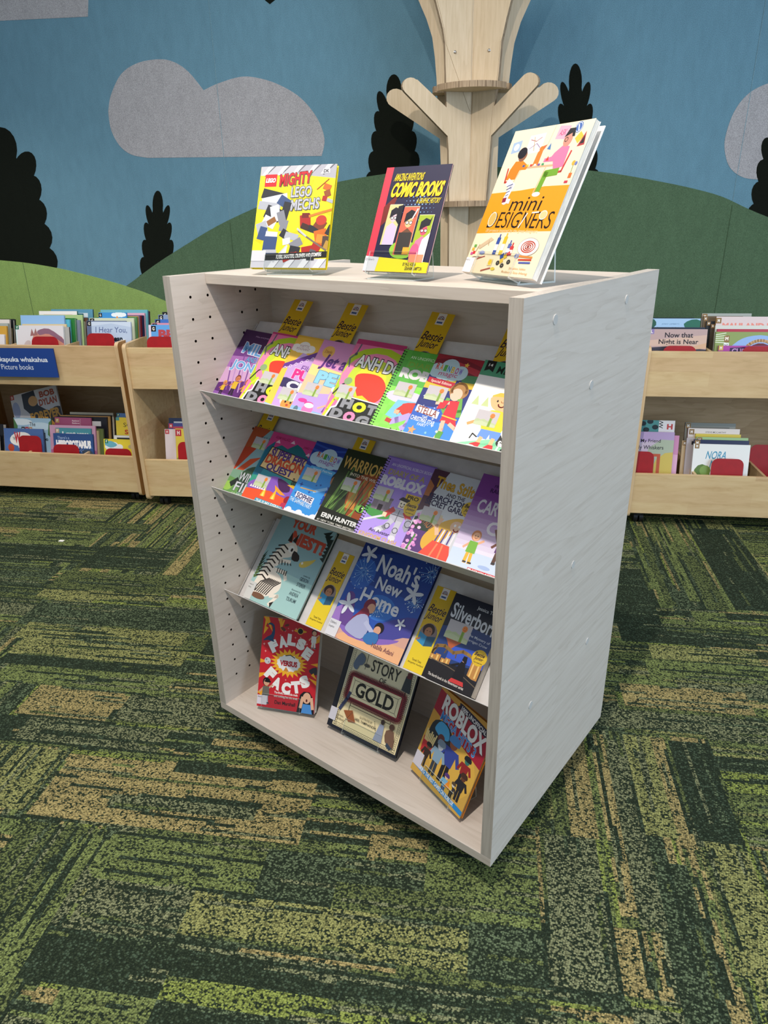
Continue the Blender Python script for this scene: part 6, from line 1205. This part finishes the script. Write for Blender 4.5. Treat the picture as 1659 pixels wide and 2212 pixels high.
# ---- left bin, upper tray
GA = 'picture books in the upper tray of the left bin'
bookend(68, 125, 727, 3.217, FLOOR_UP, 'red bookend in front of the horse picture book')
stack(FLOOR_UP, 3.222, [
    (33, 136, 703, .010, art_horse, 'picture book with a pink horse drawing on its cover, front of the left bin', S_('cfd4d8')),
    (41, 149, 706, .009, sheet('a8a8a6'), 'grey picture book directly behind the horse book', S_('3c3c40')),
    (48, 143, 700, .007, sheet('d8c49a'), 'thin cream book second behind the horse book', S_('d8c8a0')),
    (44, 138, 681, .010, sheet('8fb8e4', low='c4daf0'), 'shiny sky-blue picture book standing behind the horse book', S_('8fb0d8')),
    (52, 150, 690, .011, sheet('58b0c8'), 'light turquoise book fourth behind the horse book', S_('4aa0b8')),
    (62, 161, 687, .014, sheet('2f7a3c'), 'thick bright green book fifth behind the horse book', S_('2f7a3c')),
    (72, 172, 691, .013, sheet('7c869c', band='c8b83c'), 'blue-grey book sixth behind the horse book', S_('6a7488')),
    (84, 178, 680, .009, sheet('a8c48a', band='4a6a4a'), 'pale green book with dark lettering behind the green one', S_('8aa878')),
    (92, 182, 694, .012, sheet('a8a898'), 'stone-coloured book eighth behind the horse book', S_('98988a')),
    (84, 166, 672, .010, sheet('ece8e6', band='d8a8a0'), 'white picture book with a green corner, tallest behind the sky-blue one', S_('2c6a5c')),
    (98, 178, 677, .010, sheet('2c6a78'), 'petrol-blue book behind the white picture book', S_('245a68')),
    (104, 188, 686, .012, sheet('6a4a3c'), 'dark brown book near the back of the left bin', S_('5a3c30')),
    (110, 200, 668, .010, sheet('5a94b0', band='d0dce4'), 'wide steel-blue book at the very back beside the white one', S_('2c4a5c')),
], GA, lean=13)
bookend(187, 246, 720, 3.217, FLOOR_UP, 'red bookend in front of the pale blue book with handwriting')
stack(FLOOR_UP, 3.222, [
    (197, 282, 695, .010, art_hear, 'pale blue picture book with handwritten letters, right end of the left bin', S_('a8b8d0')),
    (187, 272, 693, .009, sheet('5f6c8c', letter='G', lc='15161a'), 'slate book with a black letter label behind the handwritten one', S_('50607c')),
    (193, 289, 687, .010, sheet('c8d0b8', letter='G', lc='15161a'), 'pale sage book with a black letter label in the left bin', S_('a8b498')),
    (213, 273, 675, .009, art_skyc, 'blue picture book with a white cloud, behind the handwritten one', S_('3a84c4')),
    (205, 295, 684, .010, sheet('5c8a5c'), 'leaf-green book behind the cloud book', S_('507a50')),
    (209, 297, 683, .009, sheet('c8983c'), 'ochre book behind the cloud book', S_('b88830')),
    (212, 300, 682, .010, sheet('8a7a94'), 'mauve book behind the ochre one in the left bin', S_('7a6a84')),
    (214, 304, 682, .011, sheet('7a2430'), 'dark red book behind the mauve one in the left bin', S_('6c1c28')),
    (217, 309, 681, .011, sheet('22264c'), 'navy book behind the dark red one in the left bin', S_('1c2040')),
    (219, 312, 676, .010, sheet('d8a8c0'), 'pink book behind the navy one in the left bin', S_('c894ac')),
    (217, 318, 669, .011, sheet('6ab0c0', band='d8e4dc'), 'wide turquoise book at the back of the right compartment', S_('4a98a8')),
    (222, 322, 672, .010, sheet('4a3040'), 'plum book hindmost in the right compartment of the left bin', S_('3c2434')),
], GA, lean=13)
stack(FLOOR_UP, 3.226, [
    (-80, 9, 722, .010, sheet('dcd8dc', band='c88a98'), 'white book at the extreme left edge of the photo, upper tray', S_('c8c4c8')),
    (-78, 14, 704, .010, sheet('c89a3c'), 'amber book at the left edge, upper tray', S_('b88a30')),
    (-74, 17, 698, .011, sheet('a0a8a4'), 'grey-green book at the left edge, upper tray', S_('8c9490')),
    (-70, 20, 690, .010, sheet('d8d0cc', band='b8404a'), 'pale book with a red band at the left edge, upper tray', S_('b0a8a4')),
    (-66, 24, 708, .011, sheet('6a5c3c'), 'olive brown book at the left edge, upper tray', S_('5c5034')),
    (-62, 28, 690, .016, sheet('1a1b20'), 'thick black book fifth from the front at the left edge', S_('15161a')),
    (-60, 31, 689, .012, sheet('202228'), 'slim black book behind the thick black one at the left edge', S_('1a1c22')),
], GA, lean=15)
# ---- left bin, lower tray
GL = 'picture books in the lower tray of the left bin'
bookend(40, 88, 941, 3.217, FLOOR_LOW, 'red bookend leaning on the dark blue book, lower left')
stack(FLOOR_LOW, 3.222, [
    (8, 92, 926, .010, art_thew, 'dark blue picture book with a white speech bubble, lower left', S_('3c4a70')),
    (22, 95, 934, .010, sheet('2a2c3c'), 'charcoal book behind the speech-bubble book', S_('242634')),
    (29, 109, 903, .010, art_bee, 'light blue picture book with square letter tiles, lower left', S_('4a6a48')),
], GL, lean=13)
bin_book(58, 160, 853, 3.345, FLOOR_LOW, .010, art_dylan, 'white picture book with orange lettering and a guitar, tilted in the lower left tray', GL, 20, 0, 'c8c8cc', R(14))
stack(FLOOR_LOW, 3.232, [(-95, -4, 940, .02, sheet('15171d'), 'black case standing at the left edge in the lower tray', S_('121318')), (-100, 6, 915, .03, sheet('1d2027', band='3c4450'), 'dark grey case behind the black one at the left edge', S_('1a1c22'))], GL, lean=16)
bookend(115, 170, 960, 3.217, FLOOR_LOW, 'red bookend in front of the royal blue book with fat white letters')
stack(FLOOR_LOW, 3.222, [
    (115, 200, 937, .009, art_hippo, 'royal blue picture book with fat white letters, lower left bin', S_('28447c')),
    (120, 196, 925, .008, art_gotyou, 'teal picture book with pale round letters, lower left bin', S_('3c8290')),
    (107, 205, 919, .010, sheet('d0a0bc', low='b86a94', band='8a3c50'), 'pink picture book with a dark red strip, lower left bin', S_('c88aa8')),
    (106, 205, 923, .008, sheet('d8c45c'), 'thin yellow book behind the pink one, lower left bin', S_('c8b450')),
    (112, 212, 929, .010, sheet('c8b890'), 'beige book behind the thin yellow one, lower left bin', S_('b8a880')),
    (118, 222, 925, .012, sheet('6a7a4a', low='8a9a6a'), 'moss-green book with a leafy cover, lower left bin', S_('566440')),
    (118, 196, 902, .010, art_pinkbook, 'dusty pink picture book with tiny white words, lower left bin', S_('984a6c')),
    (124, 230, 900, .012, sheet('24232c', band='d8d8dc'), 'black picture book behind the dusty pink one', S_('1c1b22')),
    (130, 237, 898, .010, sheet('b08a54'), 'tan book behind the black one, lower left bin', S_('a07c48')),
    (142, 240, 896, .009, sheet('1c1c20'), 'thin black book near the back, lower left bin', S_('18181c')),
    (151, 244, 891, .010, sheet('dcd4c0'), 'cream book hindmost in the middle compartment, lower left bin', S_('c8c0ac')),
], GL, lean=13)
bookend(227, 283, 969, 3.217, FLOOR_LOW, 'red bookend in front of the yellow book with a cloud')
stack(FLOOR_LOW, 3.222, [
    (224, 296, 949, .009, art_yellow, 'yellow picture book with a blue cloud, right end of the lower left bin', S_('c8b834')),
    (246, 300, 941, .009, sheet('e4e4e6', band='202228'), 'white book with black figures behind the yellow cloud book', S_('2c6a5c')),
    (250, 303, 902, .010, art_sou, 'tall yellow book with thin capital letters, lower left bin', S_('5a9a94')),
    (252, 305, 893, .010, sheet('4a6a9c', letter='f'), 'blue book hindmost beside the bin end, lower left bin', S_('3c5a88')),
], GL, lean=13)
# ---- second bin
GM = 'picture books in the bin behind the display unit'; ya = R(2.4)
bookend(317, 385, 727, 3.168, FLOOR_UP, 'red bookend in front of the blue book with red capitals')
stack(FLOOR_UP, 3.174, [
    (322, 425, 702, .011, art_bear, 'blue picture book with red capital letters beside the display unit', S_('c8b8d0')),
    (329, 430, 698, .012, sheet('c88aa0', letter='G', lc='15161a'), 'rose book behind the blue one with red capitals', S_('b87a90')),
    (336, 436, 690, .012, sheet('3f6cb8', letter='G', lc='15161a'), 'cobalt book with a black letter label beside the display unit', S_('1c2c54')),
    (343, 440, 680, .012, sheet('7f94b8', letter='G', lc='15161a'), 'grey-blue book with a black letter label beside the display unit', S_('15161a')),
    (352, 445, 674, .012, sheet('30343c', letter='G', lc='15161a'), 'black book topmost at the back beside the display unit', S_('15161a')),
], GM, ya, lean=15)
bookend(384, 440, 955, 3.168, FLOOR_LOW, 'red bookend low beside the display unit')
stack(FLOOR_LOW, 3.174, [
    (380, 468, 927, .010, art_new, 'yellow picture book with a rainbow, low beside the display unit', S_('a89440')),
    (357, 440, 928, .010, sheet('dccfd2', letter='H', lc='b83440'), 'pale pink book with a red letter label, low beside the display unit', S_('c0b4b8')),
    (365, 450, 915, .011, sheet('4a4c88', band='b84a5c', letter='H', lc='b83440'), 'purple-blue book with a red letter label, low beside the display unit', S_('3c3c70')),
    (366, 452, 904, .011, sheet('2f3a58', band='b8c0cc'), 'dark navy book hindmost, low beside the display unit', S_('28304c')),
], GM, ya, lean=13)
# ---- right bin
GR = 'picture books in the bin at the right'
bookend(1433, 1505, 747, 3.212, FLOOR_UP, 'red bookend in front of the dusky pink book with dark writing')
stack(FLOOR_UP, 3.217, [
    (1404, 1529, 711, .011, art_night, 'dusky pink picture book with two lines of dark writing, right bin', S_('a08a88')),
    (1398, 1524, 707, .010, sheet('2c3444'), 'dark slate book behind the dusky pink one', S_('242c3c')),
    (1395, 1514, 688, .011, art_bearbird, 'light blue picture book with dark trees, right bin', S_('2c5a50')),
    (1396, 1500, 686, .010, sheet('1c2c30'), 'blackish green book behind the light blue tree book', S_('182428')),
], GR, lean=13)
bookend(1604, 1690, 748, 3.212, FLOOR_UP, 'red bookend at the right edge of the photo, upper tray')
stack(FLOOR_UP, 3.217, [
    (1553, 1675, 747, .010, art_cud, 'magenta picture book lowest in front, right bin', S_('94388a')),
    (1547, 1685, 717, .010, art_arc, 'green and blue picture book with a brown arch, right bin', S_('6a7a48')),
    (1550, 1690, 711, .009, sheet('b0384c', band='5a6cb8'), 'red and blue striped book behind the arch book', S_('982c40')),
    (1546, 1690, 703, .009, sheet('d0d4cc', band='2c2c30'), 'white speckled book behind the striped one, right bin', S_('a8aca4')),
    (1548, 1690, 684, .010, art_pinkl, 'pale pink book with coral capitals, right bin', S_('8a6a3c')),
    (1536, 1610, 700, .010, sheet('4a4034', letter='M', lc='8a6a3c'), 'dark brown labelled book left of the coral capitals', S_('3c342a')),
    (1527, 1606, 694, .011, sheet('2f3438', letter='M', lc='8a6a3c'), 'charcoal labelled book behind the dark brown one, right bin', S_('282c30')),
    (1520, 1605, 683, .011, sheet('6a5a44', letter='M', lc='8a6a3c'), 'brown labelled book behind the charcoal one, right bin', S_('5a4c38')),
    (1517, 1624, 677, .010, sheet('a4aaa4', letter='M', lc='8a6a3c'), 'grey-green labelled book hindmost in the right bin', S_('6a5440')),
], GR, lean=13)
GRL = 'picture books in the lower tray of the right bin'
bookend(1350, 1414, 975, 3.212, FLOOR_LOW, 'red bookend low against the display unit, right bin')
stack(FLOOR_LOW, 3.217, [
    (1368, 1458, 933, .010, art_friend, 'pastel picture book with dark handwriting, low in the right bin', S_('b09aa8')),
    (1380, 1468, 940, .010, sheet('c88ab0', low='d8a8c4'), 'mauve pink book behind the pastel one, right bin', S_('b87aa0')),
    (1382, 1459, 908, .010, art_spots, 'teal spotted book with a red letter, low in the right bin', S_('3c7a7c')),
], GRL, lean=13)
bookend(1538, 1608, 991, 3.212, FLOOR_LOW, 'red bookend in front of the white book with blue capitals')
stack(FLOOR_LOW, 3.217, [
    (1499, 1622, 960, .010, art_nora, 'white picture book with blue capitals and a tree, low in the right bin', S_('c8cac8')),
    (1500, 1619, 951, .010, sheet('20284c', letter='M', lc='8a6a3c'), 'navy book behind the white book with blue capitals', S_('1c2240')),
    (1505, 1617, 945, .009, sheet('9cc08a', letter='M', lc='8a6a3c'), 'light green book behind the navy one, right bin', S_('8aae78')),
    (1484, 1575, 947, .010, sheet('b8b0b4', band='2c2c30'), 'grey book with paw prints, left of the white book with blue capitals', S_('a8a0a4')),
    (1474, 1566, 953, .009, sheet('c8b08a', letter='M', lc='8a6a3c'), 'beige labelled book left of the grey paw print book', S_('b89c78')),
    (1503, 1601, 938, .009, sheet('dcc84c'), 'yellow book behind the light green one, right bin', S_('c8b43c')),
    (1487, 1599, 926, .010, art_steve, 'off-white book with a rust strip, low in the right bin', S_('7a3c4c')),
    (1481, 1590, 914, .010, sheet('8a8c84', letter='M', lc='8a6a3c', band='6a6c64'), 'grey book hindmost, low in the right bin', S_('5c4a3c')),
], GRL, lean=13)
bookend(1622, 1700, 961, 3.42, FLOOR_LOW, 'large red bookend alone at the right edge, lower tray')
